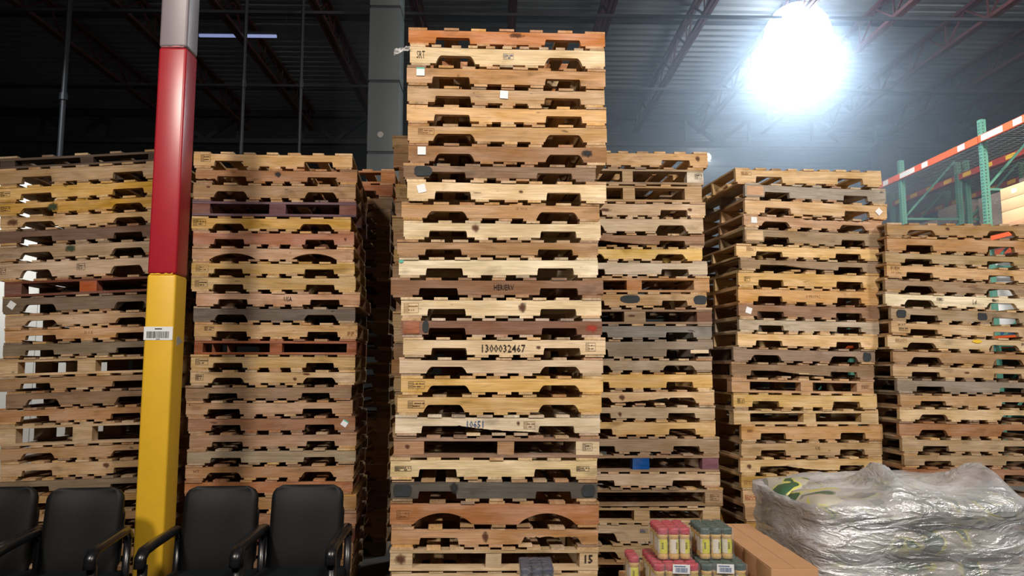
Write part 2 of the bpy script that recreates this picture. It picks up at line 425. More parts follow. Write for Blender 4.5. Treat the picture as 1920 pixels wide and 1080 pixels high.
def stamp_mesh(w, h, mat, r):
    """treatment stamp: ruled frame, emblem column of strokes and short lines of figures"""
    bm = bmesh.new(); t = .0012; y0, y1 = -.0006, .0003
    def q(x0, x1, z0, z1): bx(bm, x0, x1, y0, y1, z0, z1)
    q(-w / 2, w / 2, h / 2 - t, h / 2); q(-w / 2, w / 2, -h / 2, -h / 2 + t)
    q(-w / 2, -w / 2 + t, -h / 2, h / 2); q(w / 2 - t, w / 2, -h / 2, h / 2)
    xd = -w / 2 + w * .28; q(xd, xd + t, -h / 2, h / 2)
    z = h / 2 - 2.5 * t
    for k in range(5):
        zz = h / 2 - h * (k + 1) / 6.2; q(-w / 2 + 2 * t, xd - t * 1.2, zz - t, zz + t * r.uniform(-.2, .8))
    x = xd + 2.5 * t
    for row in (.18, -.2):
        x = xd + 3 * t
        while x < w / 2 - 4 * t:
            ww = r.uniform(.002, .0055)
            if r.random() < .8: q(x, x + ww, h * row - .004, h * row + .004 * r.uniform(.3, 1))
            x += ww + .002
            if row < 0 and x > w * .25: break
    return mesh('stamp', bm, mat)

def blob_mesh(w, h, r, mat, n=14, square=.5, th=.001):
    bm = bmesh.new(); vs = []
    for k in range(n):
        a = k * math.tau / n; c, s = math.cos(a), math.sin(a)
        m = 1 / max(abs(c), abs(s)); q = (1 - square) + square * m * .88; q *= r.uniform(.93, 1.06)
        vs.append(bm.verts.new((c * w / 2 * q, -th, s * h / 2 * q)))
    f = bm.faces.new(vs); e = bmesh.ops.extrude_face_region(bm, geom=[f])
    bmesh.ops.translate(bm, verts=[v for v in e['geom'] if isinstance(v, bmesh.types.BMVert)], vec=(0, th + .0004, 0))
    return mesh('patch', bm, mat)

def mix(a, b, t): return tuple(x * (1 - t) + y * t for x, y in zip(a, b))
PAL = [lin(c) for c in ('c79c6c', 'b98a5c', 'd8b88a', '9a7a5c', 'a9764e', 'c9ad8a', '8a7564', 'd6a865')]
GAIN = 1.0
STACKS = []

def pallet(M, w, H, style, col, r, marks, label, stack_group, ppm, detail=True, bars=7, dmg='', bcol=None, front_only=False):
    """M: matrix at centre of base; front face at y=-DP/2"""
    t = empty('wooden_pallet'); t.matrix_world = M
    tag(t, label, 'pallet', stack_group)
    c0 = mix(col, col, 0)
    cj = lambda c, a=.10: tuple(max(.01, x * (1 + d)) for x, d in zip(c, [r.uniform(-a, a)] * 3))
    bc = bcol or col
    def bcolor():
        return cj(mix(bc, r.choice(PAL), r.uniform(.15, .75)), .12)
    yf = -DP / 2
    block = style == 'block'
    hs = H - 2 * TB
    # top deck boards run front to back
    if bars == 11: ws = [.10] + [.062] * 9 + [.10]
    elif bars == 0: ws = []
    else: ws = [.138 * r.uniform(.85, 1)] + [.089 * r.uniform(.96, 1.05) for _ in range(bars - 2)] + [.138 * r.uniform(.85, 1)]
    if ws:
        gap = (w - sum(ws)) / (len(ws) - 1); x = -w / 2
        for k, ww in enumerate(ws):
            cx = x + ww / 2 + (r.uniform(-.012, .012) if 0 < k < len(ws) - 1 else 0); x += ww + gap
            ov = r.uniform(-.004, .007)
            put('deck_board', board_mesh(round(ww / .012) * .012, DP, TB, r.randrange(3)), t, (cx, -ov, H - TB), (0, 0, math.pi / 2 + r.uniform(-.006, .006)), bcolor())
    if not block:
        me = stringer_mesh(w, hs, style, r.randrange(10 ** 6), dmg)
        me2 = me if not dmg else stringer_mesh(w, hs, style, r.randrange(10 ** 6))
        for k, yy in enumerate((yf, -.019, DP / 2 - .038)):
            put('stringer', me if k == 0 else me2, t, (0, yy, TB), None, c0 if k == 0 else cj(col))
        lay = [(-.5 + .055, .125), (-.115, .089), (0.0, .089), (.115, .089), (.5 - .055, .125)]
        if r.random() < .4: lay = [(-.5 + .055, .125), (-.125, .089), (.01, .089), (.14, .089), (.5 - .055, .125)][0:5]
        for fx, ww in lay:
            ov = r.uniform(-.003, .006)
            put('bottom_board', board_mesh(round(ww / .012) * .012, DP, TB, r.randrange(3)), t, (fx * w + (r.uniform(-.012, .012) if abs(fx) < .4 else 0), -ov, 0), (0, 0, math.pi / 2), bcolor())
    else:
        sb = .017
        zt = H - TB - sb
        longm = board_mesh(.098, w, sb, r.randrange(3))
        for yy in (yf + .049, 0, DP / 2 - .049):
            put('stringer_board', longm, t, (0, yy, zt), None, cj(bc))
            put('bottom_board', longm, t, (0, yy, 0), None, cj(bc))
        blocks = marks.get('blocks', [(0, .105), (.465, .10), (.895, .105)]) if marks else [(0, .105), (.465, .10), (.895, .105)]
        for n_, (a, wd) in enumerate(blocks):
            key = ('blk', round(wd * w, 2), round(zt - sb, 3))
            if key not in BM:
                bm = bmesh.new(); bx(bm, -wd * w / 2, wd * w / 2, -.045, .045, 0, zt - sb - .0005, .0015, r); BM[key] = mesh('block', bm, WOOD)
            for k, yy in enumerate((yf + .047, 0, DP / 2 - .047)):
                cc = cj(col)
                if marks and k == 0 and 'bcols' in marks and marks['bcols'][n_]: cc = lin(marks['bcols'][n_])
                put('block', BM[key], t, ((a + wd / 2 - .5) * w, yy, sb + .0003), None, cc)
    if marks:
        for mk in marks.get('m', []):
            kind = mk[0]
            # fractions: fx along the front, fz up the pallet front
            fx, fz, mw, mh = mk[1:5]
            X, Z = (fx - .5) * w, fz * H
            loc = (X, yf - .0035, Z)
            if kind == 'text': put('lettering', text_mesh(mk[5], mw, mh, mk[6], bold=mk[7] if len(mk) > 7 else 0), t, loc)
            elif kind == 'stamp': put('ink_stamp', stamp_mesh(mw, mh, mk[5] if len(mk) > 5 else INK, r), t, loc)
            elif kind == 'sticker':
                o = put('sticker', box_mesh('sticker', -mw / 2, mw / 2, -.0006, .0006, -mh / 2, mh / 2, PAPER), t, loc, (0, mk[5] if len(mk) > 5 else 0, 0))
                if len(mk) > 6: put('sticker_edge', box_mesh('sticker_edge', -mw / 2, mw / 2, -.0007, .0006, mh / 2 - .007, mh / 2 + .002, TEAL), o, (0, -.0005, 0))
            elif kind == 'patch':
                if isinstance(mk[5], str): tag(put('repair_plate', box_mesh('repair_plate', -mw / 2, mw / 2, 0, .003, -mh / 2, mh / 2, WOOD), t, loc, None, lin(mk[5])), mk[7] if len(mk) > 7 else None)
                else: tag(put('paint_patch', blob_mesh(mw, mh, r, mk[5], square=mk[6] if len(mk) > 6 else .4), t, loc), mk[7] if len(mk) > 7 else None)
    return t

def interp(pts, y):
    if y <= pts[0][0]: return pts[0][1]
    for (a, b), (c, d) in zip(pts, pts[1:]):
        if y <= c: return b + (d - b) * (y - a) / (c - a)
    return pts[-1][1]

def stack(rows, D, yaw, dy, name, seed, W0=None, back=False, fillcols=None, jit=.0):
    """rows: (y, xL, xR, style, hex, marks, words, bars, dmg) top to bottom, measured on the photograph
    and carried onto the stack's own front plane at distance D; the rest down to the floor is filled in"""
    r = random.Random(seed); P = []
    for row in rows:
        y, xl, xr = row[0], row[1], row[2]
        d = interp(dy, y)
        A = at_y(xl, y, D)
        for _ in range(3):
            wd = (W0 or 1.2)
            Dr = D + math.sin(yaw) * wd
            B = at_y(xr, y + d, Dr); W0_ = (B - A).length; wd = W0_
        P.append([A, B, row])
    cx = sum((p[0].x + p[1].x) / 2 for p in P) / len(P)
    zc = []
    for A, B, row in P:
        k = (cx - A.x) / (B.x - A.x); zc.append(A.z + (B.z - A.z) * k)
    n = len(P)
    # pallets below the frame, down to the floor
    rem = zc[-1] + TB
    pitch = (zc[0] - zc[-1]) / (n - 1)
    k = max(1, round(rem / pitch)); hp = rem / k
    ext = [zc[-1] - hp * (i + 1) for i in range(k - 1)]
    lastA, lastB = P[-1][0], P[-1][1]
    roll0 = math.atan2(lastB.z - lastA.z, (lastB - lastA).xy.length)
    fc = fillcols or ['b08a63', '9c7550', 'c09a70', '8f7257', 'b58a55']
    items = []
    for i, (A, B, row) in enumerate(P):
        items.append((A, B, zc[i], math.atan2(B.z - A.z, (B - A).xy.length), row))
    for i, z in enumerate(ext):
        f_ = 1 - (i + 1) / len(ext)
        A = Vector((lastA.x + r.uniform(-.02, .02), lastA.y, z)); B = Vector((lastB.x + (A.x - lastA.x), lastB.y, z))
        items.append((A, B, z, roll0 * f_, (0, 0, 0, r.choice(['sq', 'sq', 'trap']), r.choice(fc), None, '')))
    zz = [it[2] for it in items] + [-TB]
    for i, (A, B, z, roll, row) in enumerate(items):
        H = zz[i] - zz[i + 1] - .0008
        base = zz[i + 1] + TB + .0008
        dx = (B - A); w = dx.xy.length
        ya = math.atan2(dx.y, dx.x) + r.uniform(-.008, .008)
        X = Vector((math.cos(ya) * math.cos(roll), math.sin(ya) * math.cos(roll), math.sin(roll)))
        Yv = Vector((-math.sin(ya), math.cos(ya), 0)); Zv = X.cross(Yv)
        k = (cx - A.x) / (B.x - A.x)
        px = A.x + (B.x - A.x) * .5; pb = base + (px - cx) * math.tan(roll)
        c = Vector((px, (A.y + B.y) / 2, pb)) + Yv * (DP / 2 + r.uniform(0, .012))
        M = Matrix((X, Yv, Zv)).transposed().to_4x4(); M.translation = c
        style, hexc, marks, words = row[3], row[4], row[5], row[6]
        bars = row[7] if len(row) > 7 else r.choice([7, 7, 7, 8])
        dmg = row[8] if len(row) > 8 else ''
        col = tuple(min(.95, x * GAIN) for x in lin(hexc))
        words = words or colour_word(hexc)
        last = i == len(items) - 1
        pos = ORD[i] + (' in the ' if i == 0 else ' down in the ')
        label = f"{words} pallet, {pos}{name}"
        bc = lin(row[9]) if len(row) > 9 else None
        pallet(M, w, H, style, col, r, marks, label, 'stacked pallets in the ' + name, 0, bars=bars, dmg=dmg, bcol=bc)

def colour_word(h):
    R_, G, B_ = (int(h[i:i + 2], 16) for i in (0, 2, 4))
    s = (max(R_, G, B_) - min(R_, G, B_)) / max(R_, G, B_); v = max(R_, G, B_)
    if s < .26: return 'weathered grey' if v < 190 else 'pale whitish'
    if R_ - G > 48 and v < 180: return 'reddish brown'
    if s > .5: return 'yellowish' if G > 145 else 'orange brown'
    if v > 200: return 'pale pine'
    if v > 172: return 'tan'
    return 'dull brown'
def ST(fx, fz=.58, w=.07, h=.045, m=None): return ('stamp', fx, fz, w, h, m or INK)
def SK(fx, fz=.55, rot=0, teal=False): return ('sticker', fx, fz, .052, .052, rot) + ((1,) if teal else ())
def TX(s, fx, fz, w, h, m=None, b=0.0): return ('text', fx, fz, w, h, s, m or INK, b)
def PA(fx, fz, w, h, m, sq=.4, lab=None):
    if sq < .5 or m is INKR:
        if m in (INKR, INK): m = SM_BROWN
        elif m is TARP: m = SM_DARK
        elif m is GREENP: m = SM_GREEN
        elif m is RACKR: m = SM_RED
        if m in (SM_BROWN, SM_DARK, SM_GREEN, SM_RED): w *= 1.25; h *= 1.25
    return ('patch', fx, fz, w, min(h, .082), m, sq, lab)

CENTER = [
 (54, 766, 1135, 'sq', 'c4814f', {'m': [PA(.545, .66, .10, .035, INKR, 0)]}, 'orange brown notched', 7, '', 'c08a5c'),
 (87, 769, 1134, 'trap', 'e2c79b', {'m': [TX('SRT', .055, .52, .052, .05), ST(.50, .52, .065, .04, INKB)]}, 'pale pallet-stamped'.replace('pallet-stamped', 'SRT-stamped'), 11, '', 'dcc096'),
 (126, 763, 1135, 'sq', 'bd9060', {'m': [SK(.068, .66, 0, True)]}, 'tan stickered'),
 (164, 764, 1134, 'sq', 'bd9a70', {'m': [SK(.485, .60, .06)]}, 'tan centre-stickered'),
 (199, 763, 1137, 'sq', 'dcb078', {}, 'bright tan'),
 (235, 765, 1138, 'trap', 'c29a68', {'m': [ST(.09, .6, .10, .04, INKR)]}, 'smudged tan'),
 (272, 766, 1138, 'trap', '9c7450', {'m': [SK(.066, .62), PA(.90, .58, .072, .05, TARP, .2, 'dark round paint smudge')]}, 'brown stickered'),
 (310, 757, 1117, 'sq', '8b7058', {'m': [PA(.10, .52, .12, .07, TARP, .8, 'dark paint under the sticker'), ('sticker', .088, .55, .052, .052, 0)]}, 'dark-cornered grey brown'),
 (341, 764, 1137, 'sq', 'e4c89c', {'m': [SK(.070, .58, -.25), PA(.565, .5, .03, .02, INKR, 0)]}, 'pale crooked-stickered'),
 (382, 753, 1125, 'trap', 'b88e60', {'m': [TX('SE 4006', .60, .68, .075, .016, INKR)]}, 'split tan'),
 (417, 757, 1127, 'sq', 'd8c29a', {'m': [PA(.36, .62, .05, .05, INKR, 0)]}, 'pale stained'),
 (454, 745, 1122, 'sq', 'a68058', {}, 'plain brown'),
 (487, 748, 1121, 'sq', 'e2d0ac', {'m': [PA(.012, .84, .03, .03, TEAL, 0)]}, 'whitish blue-cornered'),
 (525, 733, 1131, 'sq', '8e6a50', {'m': [TX('HERIERV', .527, .52, .125, .034, INK)]}, 'dark lettered'),
 (562, 752, 1128, 'sq', 'e6cfa6', {'m': [ST(.05, .5, .09, .06, INKR), PA(.60, .5, .05, .06, INKR, 0)]}, 'pale knotty pine', 8, '', 'e0c8a0'),
 (601, 752, 1129, 'sq', '86604c', {'m': [PA(.05, .5, .10, .075, 'a8684a', .9, 'reddish repaired end'), PA(.95, .48, .08, .05, RACKR, 0), PA(.12, .55, .04, .08, TARP, .5)]}, 'paint-blotched reddish', 8, '', 'c8b8a8'),
 (637, 756, 1135, 'sq', 'dcc096', {'m': [TX('1300032467', .492, .45, .27, .048, INK, .004), ST(.925, .52, .062, .052), PA(.665, .5, .03, .025, INKR, 0)]}, 'stencil-numbered pale'),
 (675, 749, 1131, 'trap', 'd0b696', {}, 'pinkish pale'),
 (710, 752, 1131, 'trap', 'dcb268', {'m': [ST(.075, .52, .10, .045)]}, 'yellow stamped'),
 (745, 745, 1128, 'trap', 'd0a868', {'m': [ST(.09, .52, .10, .045)]}, 'deeper yellow stamped'),
 (783, 741, 1125, 'sq', 'dccaaa', {'m': [TX('10651', .385, .56, .10, .042, INKB, .002), ST(.65, .52, .07, .045, INKR), PA(.595, .6, .02, .03, INKR, 0)]}, 'whitish blue-numbered', 8, 'M', 'd8ccb4'),
 (822, 738, 1124, 'block', '9a7c66', {'blocks': [(0, .145), (.50, .08), (.885, .115)], 'bcols': ['b08460', 'ab845e', 'd8c4a0'], 'm': [ST(.94, .5, .06, .045), PA(.065, .5, .03, .03, INKR, 0)]}, 'grey block-type', 8),
 (863, 732, 1119, 'sq', 'dcc494', {'m': [ST(.06, .5, .10, .03), ST(.93, .5, .08, .03)]}, 'cream double-stamped'),
 (904, 733, 1120, 'sq', '5e5850', {'m': [PA(.055, .5, .12, .085, TARP, .8), PA(.30, .6, .05, .08, TARP, 0), PA(.955, .5, .09, .085, TARP, .8)]}, 'charcoal painted', 9, '', 'b09878'),
 (945, 731, 1122, 'arch', 'b27a50', {'m': [ST(.06, .5, .075, .05, INKR)]}, 'orange brown arch-notched', 7, '', 'a08060'),
 (994, 733, 1122, 'sq', 'c29468', {'m': [PA(.45, .5, .04, .07, INK, 0)]}, 'broken tan', 7, 'B'),
 (1032, 731, 1121, 'block', 'd0b48c', {'blocks': [(0, .105), (.455, .075), (.91, .09)], 'm': [TX('15', .955, .5, .05, .05, INK, .02), PA(.05, .5, .07, .07, INKR, .5)]}, 'pale number-fifteen', 8),
 (1076, 733, 1120, 'sq', 'd2b48a', {}, 'pale'),
]
LEFT1 = [
 (298, 0, 305, 'block', '54443a', {'blocks': [(0, .09), (.49, .08), (.91, .09)]}, 'dark weathered', 5, '', '5a4a3e'),
 (321, 0, 307, 'sq', 'b4946c', {}, ''),
 (354, -1, 308, 'sq', 'd6a850', {'m': [ST(.04, .5, .07, .04)]}, 'bright yellow'),
 (383, -2, 306, 'trap', 'cc9e4a', {'m': [ST(.04, .5, .07, .04), PA(.33, .5, .08, .07, GREENP, 0)]}, 'green-stained yellow'),
 (409, 0, 309, 'trap', 'cda878', {'m': [PA(.08, .5, .09, .05, INKR, 0)]}, 'pale'),
 (435, 0, 308, 'sq', '775c4c', {}, 'dark brown'),
 (465, -2, 306, 'trap', 'ab9070', {'m': [PA(.44, .62, .08, .055, GREENP, .2, 'green paint patch')]}, 'green-patched'),
 (495, -3, 306, 'trap', 'ccb094', {'m': [ST(.03, .5, .04, .05), ST(.50, .55, .06, .05)]}, 'pinkish pale', 11, '', 'c8ac90'),
 (529, 10, 312, 'block', '7a4a38', {'bcols': ['7a5040', 'b4603a', '9a6048']}, 'reddish block-type'),
 (560, 5, 310, 'trap', '7c6854', {'m': [SK(.055, .5, .6)]}, 'stickered grey brown'),
 (593, 8, 311, 'trap', 'c0a07c', {}, 'tan'),
 (620, 8, 311, 'sq', 'c49462', {'m': [TX('D I E', .52, .55, .06, .02, INKR)]}, 'orange tan'),
 (647, 7, 312, 'sq', '86765f', {}, 'weathered grey'),
 (676, 0, 308, 'block', 'cbaa7e', {'blocks': [(0, .11), (.47, .11), (.9, .1)]}, 'light block-type', 9),
 (710, -2, 306, 'sq', 'a8845c', {}, 'plain brown'),
 (739, 12, 312, 'trap', '95765a', {}, 'dull brown'),
 (771, -3, 302, 'sq', 'ba8a5c', {}, 'orange tan'),
 (801, -4, 300, 'block', 'cdaf88', {'blocks': [(0, .11), (.46, .12), (.9, .1)]}, 'pale block-type', 8),
 (842, 0, 305, 'trap', 'ba9266', {}, 'tan'),
 (872, 0, 305, 'sq', 'c8a478', {'m': [PA(.65, .62, .05, .04, INKR, 0)]}, 'pale dark-spotted'),
 (904, -4, 300, 'sq', '857058', {}, 'greenish brown'),
 (933, -2, 302, 'sq', 'ba925c', {}, 'yellow tan'),
]
LEFT2 = [
 (288, 364, 661, 'sq', 'cfa670', {'m': [ST(.075, .6, .07, .055)]}, 'bright tan stamped', 7),
 (318, 367, 670, 'sq', 'a47650', {'m': [PA(.505, .6, .05, .045, TARP, .2)]}, 'split orange brown', 7, 'L'),
 (346, 363, 667, 'trap', 'a5835e', {'m': [PA(.09, .75, .03, .02, INKR, 0)]}, 'greyish tan'),
 (377, 361, 668, 'block', '785446', {'bcols': ['7d5146', '6e4a50', '744a3e']}, 'purplish block-type', 7, '', '705660'),
 (408, 359, 658, 'trap', 'c69c50', {'m': [ST(.05, .55, .09, .05)]}, 'yellow stamped'),
 (436, 362, 664, 'sq', 'a87256', {'m': [PA(.945, .5, .02, .03, INK, .2)]}, 'pinkish brown'),
 (465, 360, 663, 'arch', 'ba9270', {}, 'tan arch-notched'),
 (493, 359, 665, 'sq', 'c09c5e', {'m': [ST(.065, .5, .09, .05)]}, 'yellow tan stamped'),
 (520, 359, 667, 'sq', 'be9c62', {'m': [ST(.06, .5, .09, .05)]}, 'dull yellow stamped'),
 (550, 368, 675, 'sq', 'be9270', {'m': [TX('USA', .555, .52, .058, .034, INK)]}, 'pinkish USA-stamped'),
 (578, 362, 666, 'trap', '6e6258', {}, 'weathered grey'),
 (608, 364, 670, 'sq', 'be9866', {'m': [ST(.09, .62, .07, .03), TX('FF', .96, .35, .05, .03, INKR)]}, 'yellow FF-marked'),
 (639, 365, 668, 'block', '965a3c', {'blocks': [(0, .05), (.46, .075), (.94, .06)]}, 'reddish open-sided', 7),
 (669, 358, 666, 'sq', 'c09e66', {'m': [ST(.065, .55, .09, .045)]}, 'straw-coloured stamped'),
 (698, 357, 666, 'trap', 'c6a67a', {'m': [ST(.055, .55, .055, .045), PA(.63, .4, .03, .03, INKR, .2), PA(.70, .72, .06, .02, INKR, 0)]}, 'pale knotty stamped'),
 (727, 348, 659, 'sq', '977a5e', {}, 'grey brown'),
 (756, 349, 661, 'sq', 'b69270', {'m': [PA(.02, .75, .012, .012, INK, 0)]}, 'tan'),
 (786, 352, 666, 'sq', '9c6f50', {'m': [('sticker', .935, .55, .045, .045, .6, 1)]}, 'brown stickered'),
 (817, 355, 668, 'sq', 'ac886a', {}, 'dusty tan'),
 (847, 351, 667, 'sq', 'a29074', {}, 'greyish pale'),
 (877, 347, 663, 'trap', 'b0845a', {'m': [TX('HT', .065, .62, .04, .02, INKR)]}, 'orange tan'),
 (906, 345, 661, 'sq', 'ae744a', {}, 'orange brown'),
 (935, 348, 668, 'sq', 'a88052', {}, 'yellow brown'),
 (966, 348, 668, 'sq', 'aa7c5c', {}, 'tan'),
 (996, 346, 665, 'sq', '603426', {}, 'dark red brown'),
 (1027, 344, 662, 'sq', '87623f', {}, 'dim brown'),
 (1053, 344, 660, 'sq', '80603f', {}, 'dim tan'),
]
RIGHT1 = [
 (285, 1047, 1327, 'sq', 'd0a878', {'m': [PA(.93, .55, .04, .05, INKR, 0)]}, 'tan', 8),
 (315, 1035, 1319, 'block', 'aa9072', {'blocks': [(0, .1), (.46, .07), (.89, .11)], 'bcols': ['aa9072', 'bfa27c', 'd6cbb8'], 'm': [ST(.965, .5, .06, .045)]}, 'grey open block-type', 6),
 (347, 1035, 1316, 'block', 'bc9a70', {'blocks': [(0, .1), (.47, .08), (.885, .115)]}, 'tan open block-type', 6),
 (380, 1042, 1323, 'sq', 'd0b290', {'m': [PA(.33, .45, .10, .03, INKR, 0), PA(.895, .5, .04, .03, INKR, 0)]}, 'pinkish pale'),
 (409, 1040, 1318, 'trap', 'd0b898', {}, 'pale comb-decked', 11, '', 'c8b090'),
 (440, 1040, 1322, 'sq', '987354', {}, 'splintered brown', 7, 'M'),
 (466, 1040, 1317, 'trap', 'dcb666', {}, 'bright yellow', 8, '', 'd4b068'),
 (492, 1048, 1327, 'sq', 'ccbaa0', {}, 'pale grey'),
 (521, 1048, 1330, 'block', 'c0905e', {'blocks': [(0, .1), (.45, .095), (.895, .105)], 'bcols': ['c0905e', 'b8804f', 'c0966a']}, 'orange block-type'),
 (551, 1045, 1325, 'sq', 'ba966a', {'m': [PA(.485, .55, .17, .07, TARP, .5, 'dark oval paint patch'), PA(.955, .5, .12, .08, TARP, .5, 'dark oval paint patch')]}, 'dark-patched tan', 7, 'r'),
 (580, 1050, 1335, 'block', '90745c', {'blocks': [(0, .1), (.42, .14), (.9, .10)], 'bcols': [None, '9a8468', '7c5a48'], 'm': [PA(.47, .5, .06, .02, INKR, 0)]}, 'brown block-type'),
 (611, 1050, 1335, 'sq', '827c74', {}, 'weathered grey'),
 (640, 1052, 1337, 'sq', '90806e', {'m': [PA(.91, .36, .15, .026, 'e0c8a0', .9, 'pale fresh split wood')]}, 'grey broken-ended', 7, 'R'),
 (676, 1050, 1335, 'trap', 'a89478', {}, 'greyish tan'),
 (702, 1052, 1336, 'sq', 'dab068', {}, 'yellow', 7, '', 'd4aa60'),
 (735, 1054, 1339, 'trap', 'd8b68a', {'m': [PA(.39, .5, .05, .05, INKR, 0)]}, 'split pale', 7, 'Mr'),
 (764, 1056, 1341, 'sq', 'bca584', {'m': [PA(.37, .4, .03, .04, INKR, 0)]}, 'pale grey tan'),
 (792, 1057, 1342, 'sq', 'd0a868', {}, 'golden tan'),
 (823, 1064, 1349, 'sq', 'a48a6e', {}, 'dusty brown'),
 (855, 1062, 1349, 'block', 'a48668', {'blocks': [(0, .1), (.43, .11), (.885, .115)], 'bcols': [None, '1b55a0', '7a505c'], 'm': []}, 'blue-blocked'),
 (889, 1060, 1351, 'sq', 'ccb090', {}, 'pinkish pale', 8),
 (919, 1064, 1355, 'block', '9e8262', {'blocks': [(0, .08), (.885, .115)], 'm': [ST(.945, .5, .07, .05, INKR)]}, 'wide open', 8),
 (953, 1062, 1351, 'block', 'be9f74', {'blocks': [(0, .1), (.44, .095), (.885, .115)]}, 'tan block-type', 8),
 (985, 1060, 1352, 'trap', 'c6aa86', {'m': [ST(.5, .62, .06, .03, INKB)]}, 'pale stamped', 11, '', 'c0a684'),
 (1024, 1064, 1356, 'trap', 'b8996c', {}, 'brown', 8),
 (1055, 1062, 1352, 'block', 'b48a5c', {}, 'orange tan block-type', 7),
]
RIGHT2 = [
 (317, 1380, 1654, 'sq', 'd8b480', {'m': [ST(.07, .65, .09, .03, INKR)]}, 'pale tan', 9),
 (345, 1397, 1662, 'sq', 'a89e90', {'m': [PA(.07, .5, .15, .08, 'd0a47e', .9, 'paler repaired end')]}, 'weathered grey'),
 (374, 1397, 1663, 'sq', 'd6b182', {'m': [SK(.94, .5, .8)]}, 'tan round-stickered'),
 (404, 1395, 1655, 'trap', 'c49e7c', {'m': [SK(.07, .55)]}, 'pinkish stickered', 8, 'T'),
 (429, 1396, 1655, 'sq', '9c8464', {'m': [PA(.07, .5, .15, .08, 'd8b88c', .9, 'paler repaired end')]}, 'grey brown pale-ended'),
 (460, 1381, 1648, 'sq', 'e0ba7c', {'m': [ST(.10, .65, .08, .04, INKR)]}, 'bright pale yellow', 9, '', 'd8b47c'),
 (486, 1389, 1652, 'sq', '9c8264', {}, 'dull brown cracked', 7, 'M'),
 (510, 1385, 1650, 'sq', 'd6ae6e', {'m': [ST(.06, .5, .05, .04)]}, 'golden'),
 (541, 1385, 1647, 'sq', 'd0a062', {'m': [TX('O PROPAC', .525, .5, .13, .026, INKR)]}, 'orange tan lettered'),
 (571, 1385, 1649, 'sq', '98755a', {'m': [SK(.07, .5, .3)]}, 'brown stickered'),
 (599, 1386, 1649, 'sq', 'bcab92', {}, 'pale grey'),
 (625, 1383, 1645, 'sq', 'e2bc86', {}, 'pale peach', 9, '', 'd8b482'),
 (654, 1375, 1641, 'trap', '9a826e', {'m': [PA(.94, .5, .08, .085, TARP, .8, 'dark painted end')]}, 'dark-ended grey'),
 (682, 1372, 1640, 'sq', '93785c', {'m': [PA(.5, .3, .09, .010, 'd0b084', .9)]}, 'splintered grey brown', 7, 'M'),
 (711, 1372, 1638, 'block', 'c29a72', {'blocks': [(0, .125), (.48, .085), (.88, .12)], 'm': [ST(.94, .5, .07, .03, INKR)]}, 'tan block-type'),
 (740, 1375, 1643, 'sq', 'd6b272', {'m': [ST(.05, .5, .06, .04)]}, 'golden stamped'),
 (771, 1376, 1647, 'block', 'd0b080', {'blocks': [(0, .11), (.475, .085), (.88, .12)]}, 'pale block-type'),
 (800, 1390, 1655, 'sq', 'c4965e', {'m': [ST(.06, .65, .05, .02, INKR)]}, 'orange tan'),
 (832, 1390, 1655, 'sq', 'ba9a6e', {'m': [TX('US', .535, .55, .04, .03, INK)]}, 'US-stamped tan'),
 (863, 1388, 1655, 'sq', 'd6b27a', {'m': [PA(.06, .5, .04, .04, INKR, 0)]}, 'pale cracked', 7, 'M'),
 (894, 1389, 1652, 'arch', 'c09c5c', {'m': [ST(.05, .5, .08, .04, INKR)]}, 'yellow arch-notched'),
 (922, 1393, 1656, 'sq', 'c8a67a', {'m': [ST(.05, .5, .09, .04, RACKR)]}, 'pale red-stamped', 7, 'R'),
 (952, 1397, 1658, 'sq', 'a47e52', {}, 'brown'),
 (981, 1400, 1660, 'sq', 'be9450', {'m': [ST(.10, .5, .06, .03, INKR)]}, 'golden brown'),
 (1012, 1402, 1662, 'sq', '9c7850', {}, 'dim brown'),
]
